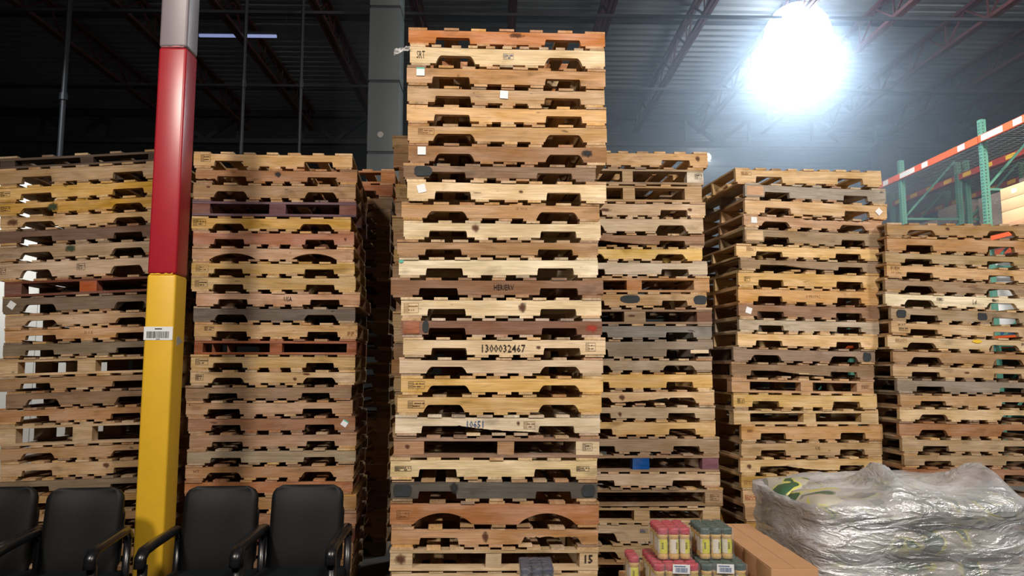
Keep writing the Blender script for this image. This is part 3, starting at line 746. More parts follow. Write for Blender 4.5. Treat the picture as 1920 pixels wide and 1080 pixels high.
RIGHT3 = [
 (421, 1663, 1936, 'trap', 'ac8a5e', {'m': [PA(.41, .6, .04, .03, INKR, 0)]}, 'grey tan', 8),
 (446, 1664, 1937, 'sq', 'b88c5c', {}, 'brown orange'),
 (474, 1660, 1935, 'sq', 'ac9268', {}, 'greenish tan'),
 (497, 1661, 1936, 'sq', 'd0a878', {'m': [TX('EUEH', .055, .68, .075, .026), TX('50 20', .055, .38, .07, .016, INKR)]}, 'EUEH-stencilled tan'),
 (524, 1660, 1936, 'trap', 'a08464', {'m': [TX('NET 5000Z', .56, .6, .16, .018, INKR)]}, 'faint-lettered brown'),
 (550, 1660, 1936, 'trap', 'eadab6', {'m': [ST(.365, .62, .06, .025), TX('L of', .60, .5, .035, .04), ST(.74, .65, .055, .02)]}, 'creamy white'),
 (577, 1670, 1944, 'sq', 'a89070', {'m': [PA(.068, .5, .095, .075, TARP, .7, 'dark square paint patch'), PA(.62, .5, .10, .07, TARP, .9, 'dark square paint patch')]}, 'black-patched'),
 (605, 1670, 1944, 'sq', 'c8a578', {'m': [TX('JR DT', .07, .72, .07, .02), ST(.08, .42, .08, .03)]}, 'tan double-lettered'),
 (631, 1665, 1942, 'trap', 'd2b68a', {'m': [ST(.09, .62, .10, .03, INKR), TX('MAS', .93, .6, .07, .026), PA(.60, .72, .09, .03, YLAB, 0)]}, 'pale MAS-lettered'),
 (658, 1675, 1950, 'trap', 'ac8860', {}, 'plain brown'),
 (686, 1675, 1950, 'sq', 'bf9f76', {'m': [PA(.5, .5, .05, .02, INKR, 0)]}, 'tan'),
 (713, 1682, 1955, 'sq', '968878', {}, 'weathered grey'),
 (741, 1687, 1960, 'sq', 'c09a6e', {}, 'orange tan'),
 (767, 1687, 1962, 'trap', 'd8ba8a', {}, 'pale'),
 (794, 1687, 1962, 'trap', 'aa7a52', {}, 'orange brown'),
 (825, 1692, 1966, 'sq', 'b89c76', {}, 'dusty tan'),
 (854, 1695, 1968, 'sq', 'ac906c', {}, 'brown tan'),
 (880, 1692, 1966, 'sq', 'a06e4a', {}, 'reddish'),
 (908, 1692, 1966, 'block', '8a7058', {}, 'dark block-type'),
]
def auto_rows(r, y0, y1, x0, x1, pitch, cols, jit=4, slope=0):
    rows = []; y = y0
    while y < y1:
        j = r.uniform(-jit, jit); k = (y - y0) * slope
        rows.append((y, x0 + j + k, x1 + j + k, r.choice(['sq', 'sq', 'trap', 'block']), r.choice(cols), {}, '', 7)); y += pitch
    return rows
stack(CENTER, 4.57, R(3.5), [(54, 9), (126, 9), (235, 5), (350, 5), (460, 1), (600, 1), (700, 0), (860, 1), (1076, 0)], 'tallest stack', 1)
stack(LEFT1, 5.60, R(2), [(298, -16), (354, -17), (410, -15), (500, -15), (560, -10), (700, -9), (850, -11), (940, -11)], 'leftmost stack', 2)
stack(LEFT2, 5.55, R(5), [(288, 4), (350, 4), (440, 2), (520, 2), (600, 2), (727, -1), (880, -3), (1053, -5)], 'stack right of painted column', 3)
stack(RIGHT1, 5.95, R(3), [(285, 4), (350, 3), (500, 1), (700, 0), (1055, 0)], 'stack right of the tallest', 4)
stack(RIGHT2, 6.15, R(7), [(317, 6), (345, 12), (404, 12), (460, 8), (571, 6), (700, 5), (771, 0), (900, -4), (1012, -5)], 'second stack right of tallest', 5)
stack(RIGHT3, 6.15, R(5), [(421, 3), (500, 11), (550, 11), (650, 8), (760, 3), (900, 0)], 'rightmost stack', 6)
rb = random.Random(77)
TANS = ['c8a878', 'a88460', 'b89a6c', '98785a', 'd0b080', 'b48a5c', 'c09c60']
BACKC = [(258, 736, 1034, 'sq', 'b08c5e', {}, '', 8), (284, 738, 1036, 'block', 'a07a54', {}, '', 7), (318, 748, 1040, 'sq', '907050', {}, ''),
         (348, 742, 1036, 'sq', 'aa8a58', {'m': [ST(.05, .5, .06, .05, INKR)]}, '')] + auto_rows(rb, 378, 1060, 738, 1033, 30, TANS, 5, 0)
stack(BACKC, 5.78, R(2), [(258, 3), (1060, -2)], 'stack behind the tallest', 8)
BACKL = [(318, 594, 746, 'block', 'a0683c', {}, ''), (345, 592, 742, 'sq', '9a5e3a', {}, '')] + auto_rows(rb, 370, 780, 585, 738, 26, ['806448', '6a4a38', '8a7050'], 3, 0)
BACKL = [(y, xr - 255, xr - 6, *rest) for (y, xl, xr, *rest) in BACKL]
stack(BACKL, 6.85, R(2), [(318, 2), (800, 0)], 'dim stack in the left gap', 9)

# ------------------------------------------------------------------ painted column
CY = 4.62
a, b = at_y(270, 612, CY), at_y(325, 612, CY)
cw = b.x - a.x; ccx = (a.x + b.x) / 2
zy = at_y(315, 514, CY).z; zr = at_y(335, 88, CY).z
t = empty('painted_column', (ccx, CY + cw / 2, 0)); tag(t, 'square steel column painted yellow below, red above and grey at top', 'column')
put('yellow_section', box_mesh('yellow_section', -cw / 2, cw / 2, -cw / 2, cw / 2, 0, zy, YEL, .018, 4), t)
put('red_section', box_mesh('red_section', -cw / 2, cw / 2, -cw / 2, cw / 2, zy, zr, RED, .018, 4), t)
put('grey_section', box_mesh('grey_section', -cw / 2, cw / 2, -cw / 2, cw / 2, zr, H_TOP - .02, COLG, .018, 4), t)
def ragged(z, c1, seed):
    r = random.Random(seed); bm = bmesh.new(); pts = []
    n = 10; lo = [(-cw / 2 + .02 + (cw - .04) * k / n, r.uniform(0, .010)) for k in range(n + 1)]
    vs = [bm.verts.new((x, -cw / 2 - .0006, z - .002)) for x, _ in lo] + [bm.verts.new((x, -cw / 2 - .0006, z + h)) for x, h in lo[::-1]]
    bm.faces.new(vs)
    return mesh('paint_edge', bm, c1)
put('paint_edge', ragged(zy, YEL, 3), t); put('paint_edge', ragged(zr, RED, 4), t)
p = at_y(299, 625, CY); lw, lh = cw * .985, .082
lab = put('barcode_label', box_mesh('barcode_label', -lw / 2, lw / 2, -.0006, .0006, -lh / 2, lh / 2, PAPER), t, (0, -cw / 2 - .0012, p.z))
tag(lab, 'white barcode label')
bm = bmesh.new(); r = random.Random(5); x = -lw * .40
while x < lw * .38:
    w_ = r.choice([.0015, .0025, .004]); bx(bm, x, x + w_, -.0012, 0, -.030, .012); x += w_ + r.choice([.0015, .0025])
bars = mesh('barcode', bm, INK); put('barcode', bars, lab)
bm = bmesh.new(); bx(bm, -.022, .022, -.0012, 0, .024, .031); bx(bm, -.012, .012, -.0012, 0, -.038, -.034); put('printed_line', mesh('printed_line', bm, INK), lab)
p = at_x(333, 640, ccx + cw / 2)
bm = bmesh.new(); vs = [bm.verts.new(c) for c in ((0, -.03, -.03), (0, .055, .0), (0, -.01, .035), (0, -.035, .02))]
f = bm.faces.new(vs); e = bmesh.ops.extrude_face_region(bm, geom=[f]); bmesh.ops.translate(bm, verts=[v for v in e['geom'] if isinstance(v, bmesh.types.BMVert)], vec=(.0012, 0, 0))
tag(put('bare_chip', mesh('bare_chip', bm, CHIP), t, (cw / 2, 0, p.z)), 'grey triangular bare patch')
bm = bmesh.new()
bx(bm, -.17, .17, -.17, .17, 0, .018); put('base_plate', mesh('base_plate', bm, DARKST), t)

# ------------------------------------------------------------------ black chairs
def pad(w, h, th, mat, name, curve=.03, topr=.07):
    """upholstered panel, w wide (x), h tall (z), th thick (y)"""
    bm = bmesh.new(); nx, nz = 14, 26; F, Bk = [], []
    for k in range(nz + 1):
        rf, rb_ = [], []
        for i in range(nx + 1):
            u, v = i / nx * 2 - 1, k / nz
            ww = w / 2
            if v > 1 - topr / h:
                q = (v - (1 - topr / h)) / (topr / h); ww -= topr * (1 - math.sqrt(max(0, 1 - q * q * .98)))
            if v < .12: ww -= .02 * (1 - v / .12)
            x, z = u * ww, v * h
            puff = (1 - u ** 4) * (1 - (2 * v - 1) ** 4)
            cv = curve * u * u
            rf.append(bm.verts.new((x, -th * (.30 + .45 * puff) - cv, z))); rb_.append(bm.verts.new((x, th * (.25 + .2 * puff) - cv, z)))
        F.append(rf); Bk.append(rb_)
    for k in range(nz):
        for i in range(nx):
            bm.faces.new((F[k][i], F[k][i + 1], F[k + 1][i + 1], F[k + 1][i])); bm.faces.new((Bk[k][i], Bk[k + 1][i], Bk[k + 1][i + 1], Bk[k][i + 1]))
        bm.faces.new((F[k][0], F[k + 1][0], Bk[k + 1][0], Bk[k][0])); bm.faces.new((F[k][nx], Bk[k][nx], Bk[k + 1][nx], F[k + 1][nx]))
    for i in range(nx):
        bm.faces.new((F[0][i], Bk[0][i], Bk[0][i + 1], F[0][i + 1])); bm.faces.new((F[nz][i], F[nz][i + 1], Bk[nz][i + 1], Bk[nz][i]))
    return mesh(name, bm, mat, True)
def sweep(name, pts, prof_w, prof_h, mat, smooth=True):
    bm = bmesh.new(); prev = None; n = 10
    for i, p in enumerate(pts):
        p = Vector(p); d = (Vector(pts[min(i + 1, len(pts) - 1)]) - Vector(pts[max(i - 1, 0)])).normalized()
        s = Vector((1, 0, 0)); up = s.cross(d).normalized()
        c = []
        for k in range(n):
            a = k * math.tau / n; ca, sa = math.cos(a), math.sin(a); q = (abs(ca) ** 4 + abs(sa) ** 4) ** -.25
            c.append(bm.verts.new(p + s * ca * q * prof_w / 2 + up * sa * q * prof_h / 2))
        if prev:
            for k in range(n): bm.faces.new((prev[k], prev[(k + 1) % n], c[(k + 1) % n], c[k]))
        else: bm.faces.new(c)
        prev = c
    bm.faces.new(prev[::-1]); return mesh(name, bm, mat, smooth)
CH = {}
CH['back'] = pad(.40, .52, .07, VINYL, 'backrest'); CH['shell'] = pad(.41, .36, .03, PLAST, 'back_shell')
CH['seat'] = pad(.46, .50, .09, SEATV, 'seat', .0, .05)
ARM = [(0, .27, -.03), (0, .22, .015), (0, .10, .012), (0, -.10, .004), (0, -.19, -.004), (0, -.225, -.03), (0, -.23, -.08)]
CH['arm'] = sweep('armrest', ARM, .055, .042, PLAST)
CH['post'] = sweep('front_leg', [(0, 0, 0), (0, -.005, .2), (0, 0, .48), (0, .004, .705)], .045, .035, PLAST)
CH['rear'] = sweep('rear_leg', [(0, .05, 0), (0, .02, .25), (0, 0, .5), (0, .03, .755)], .04, .03, PLAST)
CH['rail'] = sweep('side_rail', [(0, -.20, 0), (0, 0, .0), (0, .24, 0)], .03, .045, PLAST)
def chair(loc, rz, label, arms=(-1, 1)):
    t = empty('armchair', loc, rz); tag(t, label, 'chair', 'black armchairs in front of the stacks')
    put('backrest', CH['back'], t, (0, .22, .50), (R(-9), 0, 0)); put('back_shell', CH['shell'], t, (0, .262, .57), (R(-9), 0, 0))
    put('seat', CH['seat'], t, (0, .25, .545), (R(90 - 2), 0, 0))
    for s in (-1, 1):
        put('front_leg', CH['post'], t, (s * .232, -.20, 0)); put('rear_leg', CH['rear'], t, (s * .232, .24, 0))
        put('side_rail', CH['rail'], t, (s * .225, 0, .49))
        put('armrest', CH['arm'], t, (s * .232, 0, .775))
def chair_at(u, Y, rz, label):
    p = at_y(u, 1000, Y); chair((p.x, Y - .22, 0), rz, label)
chair_at(-6, 4.30, R(5), 'black armchair cut off at the left edge of the picture')
chair_at(160, 4.26, R(6), 'black padded armchair just left of the painted column')
chair_at(412, 4.30, R(2), 'black padded armchair just right of the painted column')
chair_at(574, 4.34, R(1), 'rightmost black padded armchair, nearest the tallest stack')

# ------------------------------------------------------------------ cardboard boxes in a row
p0 = at_y(1446, 1067, 3.45); p1 = at_y(1535, 1064, 3.45)
bw = p1.x - p0.x; bh = p0.z; bxx = (p0.x + p1.x) / 2
names = ['nearest brown cardboard box in the row beside the wrapped bags', 'second brown cardboard box from the front of the row', 'third brown cardboard box from the front of the row', 'farthest brown cardboard box in the row, next to the jars']
yy = 3.45
for k, ln in enumerate((.20, .22, .30, .32)):
    t = empty('cardboard_box', (bxx + .010 * k, yy + ln / 2, 0), R(-.6 * k)); tag(t, names[k], 'box', 'cardboard boxes in a row')
    dz = -.006 * k
    put('carton', box_mesh('carton', -bw / 2, bw / 2, -ln / 2 + .002, ln / 2 - .002, 0, bh + dz, CARD, .004), t)
    put('flap', box_mesh('flap', -bw / 2 + .002, -.001, -ln / 2 + .004, ln / 2 - .004, bh + dz, bh + dz + .003, CARD), t)
    put('flap', box_mesh('flap', .001, bw / 2 - .002, -ln / 2 + .004, ln / 2 - .004, bh + dz, bh + dz + .003, CARD), t)
    yy += ln + .002

# ------------------------------------------------------------------ jars of seasoning in film packs
def lathe(name, prof, mat, n=16):
    bm = bmesh.new(); rings = []
    for r_, z in prof: rings.append([bm.verts.new((r_ * math.cos(k * math.tau / n), r_ * math.sin(k * math.tau / n), z)) for k in range(n)])
    for p, q in zip(rings, rings[1:]):
        for k in range(n): bm.faces.new((p[k], p[(k + 1) % n], q[(k + 1) % n], q[k]))
    bm.faces.new(rings[0][::-1]); bm.faces.new(rings[-1]); return mesh(name, bm, mat, True)
JR, JH = .0268, .148
jb = lathe('jar_body', [(.020, 0), (.0255, .004), (.0262, .02), (.0235, .026), (.0235, .100), (.0262, .106), (.0262, .116), (.021, .122)], POWDER)
jb2 = lathe('jar_body', [(.020, 0), (.0255, .004), (.0262, .02), (.0235, .026), (.0235, .100), (.0262, .106), (.0262, .116), (.021, .122)], DARKPOW)
def arc_label(mat, a0, a1, name):
    bm = bmesh.new(); n = 8; pr = None
    for k in range(n + 1):
        a = a0 + (a1 - a0) * k / n; c = [bm.verts.new((.0244 * math.cos(a), .0244 * math.sin(a), z)) for z in (.03, .096)]
        if pr: bm.faces.new((pr[0], c[0], c[1], pr[1]))
        pr = c
    return mesh(name, bm, mat, True)
lab1 = arc_label(JLAB, R(-110), R(20), 'yellow_label'); lab2 = arc_label(JLABW, R(-190), R(-110), 'white_label')
bm = bmesh.new()
for z in (.052, .060, .068, .076): bx(bm, -.004, .005, -.0256, -.0244, z, z + .005)
jprint = mesh('label_print', bm, simple('label_ink', '6b6a34', .6))
def lid_mesh(mat): return lathe('lid', [(.0255, .118), (.0262, .120), (.0262, .145), (.024, .148)], mat)
LIDS = {'red': lid_mesh(REDLID), 'green': lid_mesh(GRNLID), 'blue': lid_mesh(BLULID)}
def film_mat(name, alpha=.25, rough=.12, scale=18, white=.75, stretch=(1, 1, 1), bump=.6):
    m, nt, b = new_mat(name); out = nt.nodes['Material Output']; L = nt.links.new
    tr = N(nt, 'ShaderNodeBsdfTransparent'); mx = N(nt, 'ShaderNodeMixShader')
    tc = N(nt, 'ShaderNodeTexCoord'); mp = N(nt, 'ShaderNodeMapping'); mp.inputs['Scale'].default_value = stretch
    nz = N(nt, 'ShaderNodeTexNoise'); nz.inputs['Scale'].default_value = scale; nz.inputs['Detail'].default_value = 6; nz.inputs['Distortion'].default_value = 1.2
    L(tc.outputs['Object'], mp.inputs[0]); L(mp.outputs[0], nz.inputs['Vector'])
    bp = N(nt, 'ShaderNodeBump'); bp.inputs['Strength'].default_value = bump; bp.inputs['Distance'].default_value = .03
    L(nz.outputs['Fac'], bp.inputs['Height']); L(bp.outputs[0], b.inputs['Normal'])
    b.inputs['Base Color'].default_value = (white, white, white * 1.02, 1); b.inputs['Roughness'].default_value = rough
    b.inputs['Specular IOR Level'].default_value = .9
    r_ = N(nt, 'ShaderNodeMapRange'); r_.inputs[1].default_value = .35; r_.inputs[2].default_value = .7
    r_.inputs[3].default_value = alpha * .55; r_.inputs[4].default_value = min(1, alpha * 1.7); L(nz.outputs['Fac'], r_.inputs[0])
    L(r_.outputs[0], mx.inputs[0]); L(tr.outputs[0], mx.inputs[1]); L(b.outputs[0], mx.inputs[2]); L(mx.outputs[0], out.inputs['Surface'])
    return m
PFILM = film_mat('pack_film', .10, .15, 25)
def pack(loc, nx, ny, lid, label, rz=0, tagm=False, body=None, rr=None):
    t = empty('jar_pack', loc, rz); tag(t, label, 'jars', 'film-wrapped packs of jars')
    pt = JR * 2 * 1.015
    for i in range(nx):
        for k in range(ny):
            x, y = (i - (nx - 1) / 2) * pt, k * pt + JR
            j = put('jar', body or jb, t, (x, y, 0)); put('lid', LIDS[lid], j)
            if k == 0 or i == 0:
                rot = R(-25 + 35 * ((i * 2 + k) % 3))
                a_ = put('label', lab1, j, None, (0, 0, rot)); put('label', lab2, j, None, (0, 0, rot))
                if k == 0: put('label_print', jprint, j, None, (0, 0, rot * .5))
    W_, D_ = nx * pt, ny * pt
    put('film_wrap', box_mesh('film_wrap', -W_ / 2 - .003, W_ / 2 + .003, -.003, D_ + .003, -.0005, JH + .002, PFILM, .010, 3), t)
    if tagm:
        s = put('price_label', box_mesh('price_label', -.041, .041, -.0008, .0008, -.021, .021, PAPER), t, (.018 if lid == 'red' else .0, -.0065, JH - .018), (0, R(2), 0)); tag(s, 'white barcode label')
        bm = bmesh.new(); x = -.028; r = random.Random(2)
        while x < .028:
            w_ = r.choice([.001, .002]); bx(bm, x, x + w_, -.0016, 0, -.015, .006); x += w_ + .0015
        bx(bm, -.034, .02, -.0016, 0, .010, .014)
        put('barcode', mesh('barcode', bm, INKB), s)
    return t
JY = 3.66
za = at_y(1258, 993, JY).z; zl = za - JH        # lid tops of the upper packs
def xat(u, v=1010, Y=JY): return at_y(u, v, Y).x
pack((xat(1267), JY + .02, zl), 3, 4, 'red', 'upper film-wrapped pack of red-lidded seasoning jars')
pack((xat(1347), JY + .02, zl), 3, 4, 'green', 'upper film-wrapped pack of green-lidded seasoning jars')
z2 = zl - JH - .004
pack((xat(1264), JY - .05, z2), 4, 6, 'red', 'lower film-wrapped pack of red-lidded seasoning jars with price label', tagm=True)
pack((xat(1352), JY - .05, z2), 4, 6, 'green', 'lower film-wrapped pack of green-lidded seasoning jars with price label', tagm=True)
z3 = z2 - JH - .004
pack((xat(1208), JY + .20, z2 + .0), 2, 3, 'red', 'small red-lidded pack at the left behind the lower jars') if False else None
# the display pallet box that carries them, just under the frame
def plain_box(name, label, x0, x1, y0, y1, z0, z1, mat=CARD, cat='box'):
    t = empty(name, ((x0 + x1) / 2, (y0 + y1) / 2, z0)); tag(t, label, cat)
    w, d, h = (x1 - x0) / 2, (y1 - y0) / 2, z1 - z0
    put('carton', box_mesh('carton', -w, w, -d, d, 0, h - .004, mat, .004), t)
    put('flap', box_mesh('flap', -w + .003, w - .003, -d + .003, -.001, h - .004, h - .001, mat), t)
    put('flap', box_mesh('flap', -w + .003, w - .003, .001, d - .003, h - .004, h - .001, mat), t)
    return t
plain_box('cardboard_box', 'large carton under the packs of seasoning jars', xat(1185), min(xat(1352) + .14, bxx - bw / 2 - .01), JY - .10, JY + .42, 0, z2)
pack((xat(1197, 1050), JY + .10, z2 - .03 + .03), 1, 3, 'red', 'single row of red-lidded jars left of the lower red pack')
# dark blue pack in front of the tallest stack
q0, q1 = xat(975, 1075, 3.68), xat(1040, 1075, 3.68); zt_ = at_y(1005, 1066, 3.68).z
pack(((q0 + q1) / 2, 3.68, zt_ - JH), 3, 4, 'blue', 'dark blue-lidded wrapped jar pack at bottom centre', body=jb2)
plain_box('cardboard_box', 'carton under the dark blue jar pack at bottom centre', q0 - .05, q1 + .05, 3.63, 3.97, 0, zt_ - JH - .001)

# ------------------------------------------------------------------ shrink-wrapped load of bags
FY = 3.95
fx0 = at_y(1520, 980, FY).x; fx1 = fx0 + 1.30; fz = at_y(1700, 905, FY).z - .075; FD = 1.05
def bag_mat():
    m, nt, b = new_mat('printed_bag'); L = nt.links.new
    tc = N(nt, 'ShaderNodeTexCoord'); oi = N(nt, 'ShaderNodeObjectInfo')
    ad = N(nt, 'ShaderNodeVectorMath', operation='ADD'); L(tc.outputs['Object'], ad.inputs[0]); L(oi.outputs['Random'], ad.inputs[1])
    nz = N(nt, 'ShaderNodeTexNoise'); nz.inputs['Scale'].default_value = 4.5; nz.inputs['Detail'].default_value = 1.5; nz.inputs['Distortion'].default_value = .8
    L(ad.outputs[0], nz.inputs['Vector'])
    cr = N(nt, 'ShaderNodeValToRGB'); e = cr.color_ramp; e.interpolation = 'CONSTANT'
    e.elements[0].position = 0; e.elements[0].color = (*lin('3c5f45'), 1)
    for pos, c in ((.40, 'c9c66a'), (.44, 'b9b5a8'), (.60, '8b8a86'), (.66, '4d6a52')):
        q = e.elements.new(pos); q.color = (*lin(c), 1)
    e.elements[-1].position = .72
    L(nz.outputs['Fac'], cr.inputs[0]); L(cr.outputs[0], b.inputs['Base Color']); b.inputs['Roughness'].default_value = .45
    return m
BAGM = bag_mat()
def pillow(w, d, h, seed, name, mat, nx=14, ny=10, e=.30):
    r = random.Random(seed); bm = bmesh.new(); T, Bt = [], []
    ph = [r.uniform(0, 6) for _ in range(6)]
    for i in range(nx + 1):
        a, b_ = [], []
        for k in range(ny + 1):
            u, v = i / nx * 2 - 1, k / ny * 2 - 1
            f_ = max(0, (1 - abs(u) ** 3.2)) ** e * max(0, (1 - abs(v) ** 3.2)) ** e
            wob = .012 * math.sin(u * 5 + ph[0]) * math.cos(v * 4 + ph[1]) * f_
            x, y = u * w / 2, v * d / 2
            a.append(bm.verts.new((x, y, h / 2 * f_ + wob))); b_.append(bm.verts.new((x, y, -h / 2 * f_ + wob * .3)))
        T.append(a); Bt.append(b_)
    for i in range(nx):
        for k in range(ny):
            bm.faces.new((T[i][k], T[i + 1][k], T[i + 1][k + 1], T[i][k + 1])); bm.faces.new((Bt[i][k], Bt[i][k + 1], Bt[i + 1][k + 1], Bt[i + 1][k]))
    bmesh.ops.remove_doubles(bm, verts=bm.verts, dist=.0008)
    return mesh(name, bm, mat, True)
layers = 5; lh_ = (fz - .17) / layers
rw = ['bottom', 'second', 'third', 'fourth', 'top']
for l in range(layers):
    for c, cn in enumerate(('left', 'right')):
        for dd, dn in enumerate(('front', 'rear')):
            if l < 2 and dd: continue
            bw_ = .62; t = put('filled_bag', pillow(bw_ - .01, .50, lh_ * 1.0 - .004, l * 10 + c + dd * 3, 'filled_bag', BAGM))
            t.location = (fx0 + .06 + .31 + c * .60, FY + .06 + .25 + dd * .505, .15 + lh_ * (l + .5))
            tag(t, f'printed bag under film, {cn} {dn} column, {rw[l]} layer', 'bag', 'bags inside the wrapped load')
# its pallet
Mx = Matrix.Translation(((fx0 + fx1) / 2, FY + FD / 2, 0))
pallet(Mx, 1.22, .145, 'sq', lin('b8946a'), random.Random(4), {}, 'wooden pallet under the shrink-wrapped bags', None, 0)
# film shell
def stretch_mat():
    m, nt, b = new_mat('stretch_film'); L = nt.links.new; out = nt.nodes['Material Output']; nt.nodes.remove(b)
    tc = N(nt, 'ShaderNodeTexCoord'); mp = N(nt, 'ShaderNodeMapping'); mp.inputs['Scale'].default_value = (1, 1, 3.2); L(tc.outputs['Object'], mp.inputs[0])
    def nz(src, sc, det, dist):
        n = N(nt, 'ShaderNodeTexNoise'); n.inputs['Scale'].default_value = sc; n.inputs['Detail'].default_value = det; n.inputs['Distortion'].default_value = dist
        L(src, n.inputs['Vector']); return n.outputs['Fac']
    a = nz(mp.outputs[0], 5.5, 5, 1.5); f = nz(tc.outputs['Object'], 34, 4, .6); z = nz(tc.outputs['Object'], 3.2, 2, .5)
    b1 = N(nt, 'ShaderNodeBump'); b1.inputs['Strength'].default_value = .75; b1.inputs['Distance'].default_value = .04; L(a, b1.inputs['Height'])
    b2 = N(nt, 'ShaderNodeBump'); b2.inputs['Strength'].default_value = .65; b2.inputs['Distance'].default_value = .007; L(f, b2.inputs['Height']); L(b1.outputs[0], b2.inputs['Normal'])
    g = N(nt, 'ShaderNodeBsdfGlossy'); g.inputs['Roughness'].default_value = .24; g.inputs['Color'].default_value = (.95, .97, 1, 1); L(b2.outputs[0], g.inputs['Normal'])
    d = N(nt, 'ShaderNodeBsdfDiffuse'); d.inputs['Color'].default_value = (.82, .85, .92, 1); L(b2.outputs[0], d.inputs['Normal'])
    t = N(nt, 'ShaderNodeBsdfTransparent'); t.inputs['Color'].default_value = (.93, .94, .95, 1)
    def rng(src, p, q, c, e):
        r = N(nt, 'ShaderNodeMapRange'); r.inputs[1].default_value = p; r.inputs[2].default_value = q; r.inputs[3].default_value = c; r.inputs[4].default_value = e; L(src, r.inputs[0]); return r.outputs[0]
    m1 = N(nt, 'ShaderNodeMixShader'); L(rng(z, .36, .64, .22, .66), m1.inputs[0]); L(t.outputs[0], m1.inputs[1]); L(d.outputs[0], m1.inputs[2])
    m2 = N(nt, 'ShaderNodeMixShader'); L(rng(a, .35, .7, .12, .42), m2.inputs[0]); L(m1.outputs[0], m2.inputs[1]); L(g.outputs[0], m2.inputs[2])
    L(m2.outputs[0], out.inputs['Surface']); return m
FILM = stretch_mat()
def film_shell():
    bm = bmesh.new(); r = random.Random(11); NX, NZ, NT = 64, 26, 18
    from mathutils import noise as mn
    per = []          # perimeter as rounded rectangle
    w, d, rad = fx1 - fx0, FD, .17
    n = 120
    for k in range(n):
        a = k * math.tau / n; c, s = math.cos(a), math.sin(a); q = (abs(c) ** 5 + abs(s) ** 5) ** -.2
        per.append((c * q * w / 2, s * q * d / 2))
    rings = []
    def crease(x, y, z):
        return mn.noise((x * 3, y * 3, z * 7)) * .028 + abs(mn.noise((x * 6 + 3, y * 6, z * 15))) * .022
    def peak(x, y):
        g = lambda cx, cy, sx, sy, h: h * math.exp(-((x - cx) / sx) ** 2 - ((y - cy) / sy) ** 2)
        xl = x + w / 2
        return g(-w / 2 + .54, -.22, .05, .25, .11) + g(-w / 2 + .70, -.2, .15, .25, .07) + g(-w / 2 + 1.13, -.15, .11, .22, .13) - g(-w / 2 + .80, -.3, .10, .3, .03) - .11 * math.exp(-(xl / .24) ** 2)
    for k in range(NZ + 1):
        z = .165 + (fz - .215) * k / NZ; sag = 1 - .02 * (1 - k / NZ)
        ring = []
        for (x, y) in per:
            L_ = math.hypot(x, y); f_ = crease(x, y, z) / L_
            bulge = .014 * math.sin(z / lh_ * math.pi) ** 2
            ring.append((x * (sag + f_ + bulge), y * (sag + f_ + bulge), z))
        rings.append(ring)
    for k in range(1, NT + 1):
        s = 1 - k / NT
        e = math.sin(min(1, (1 - s) * 5) * math.pi / 2)
        ring = []
        for (x, y) in per:
            X, Y = x * (s * .985 + .005), y * (s * .985 + .005)
            z = fz - .05 + .05 * e + peak(X, Y) * e + mn.noise((X * 5, Y * 5, 2)) * .018 * e + abs(mn.noise((X * 14, Y * 14, 5))) * .016 * e
            ring.append((X, Y, z))
        rings.append(ring)
    V = [[bm.verts.new(p) for p in ring] for ring in rings]
    for a_, b_ in zip(V, V[1:]):
        for k in range(n): bm.faces.new((a_[k], a_[(k + 1) % n], b_[(k + 1) % n], b_[k]))
    bm.faces.new(V[-1])
    return mesh('stretch_film', bm, FILM, True)
t = put('stretch_film', film_shell(), None, ((fx0 + fx1) / 2, FY + FD / 2, 0))
tag(t, 'crumpled clear stretch film wrapped over the load of bags at lower right', 'plastic film')

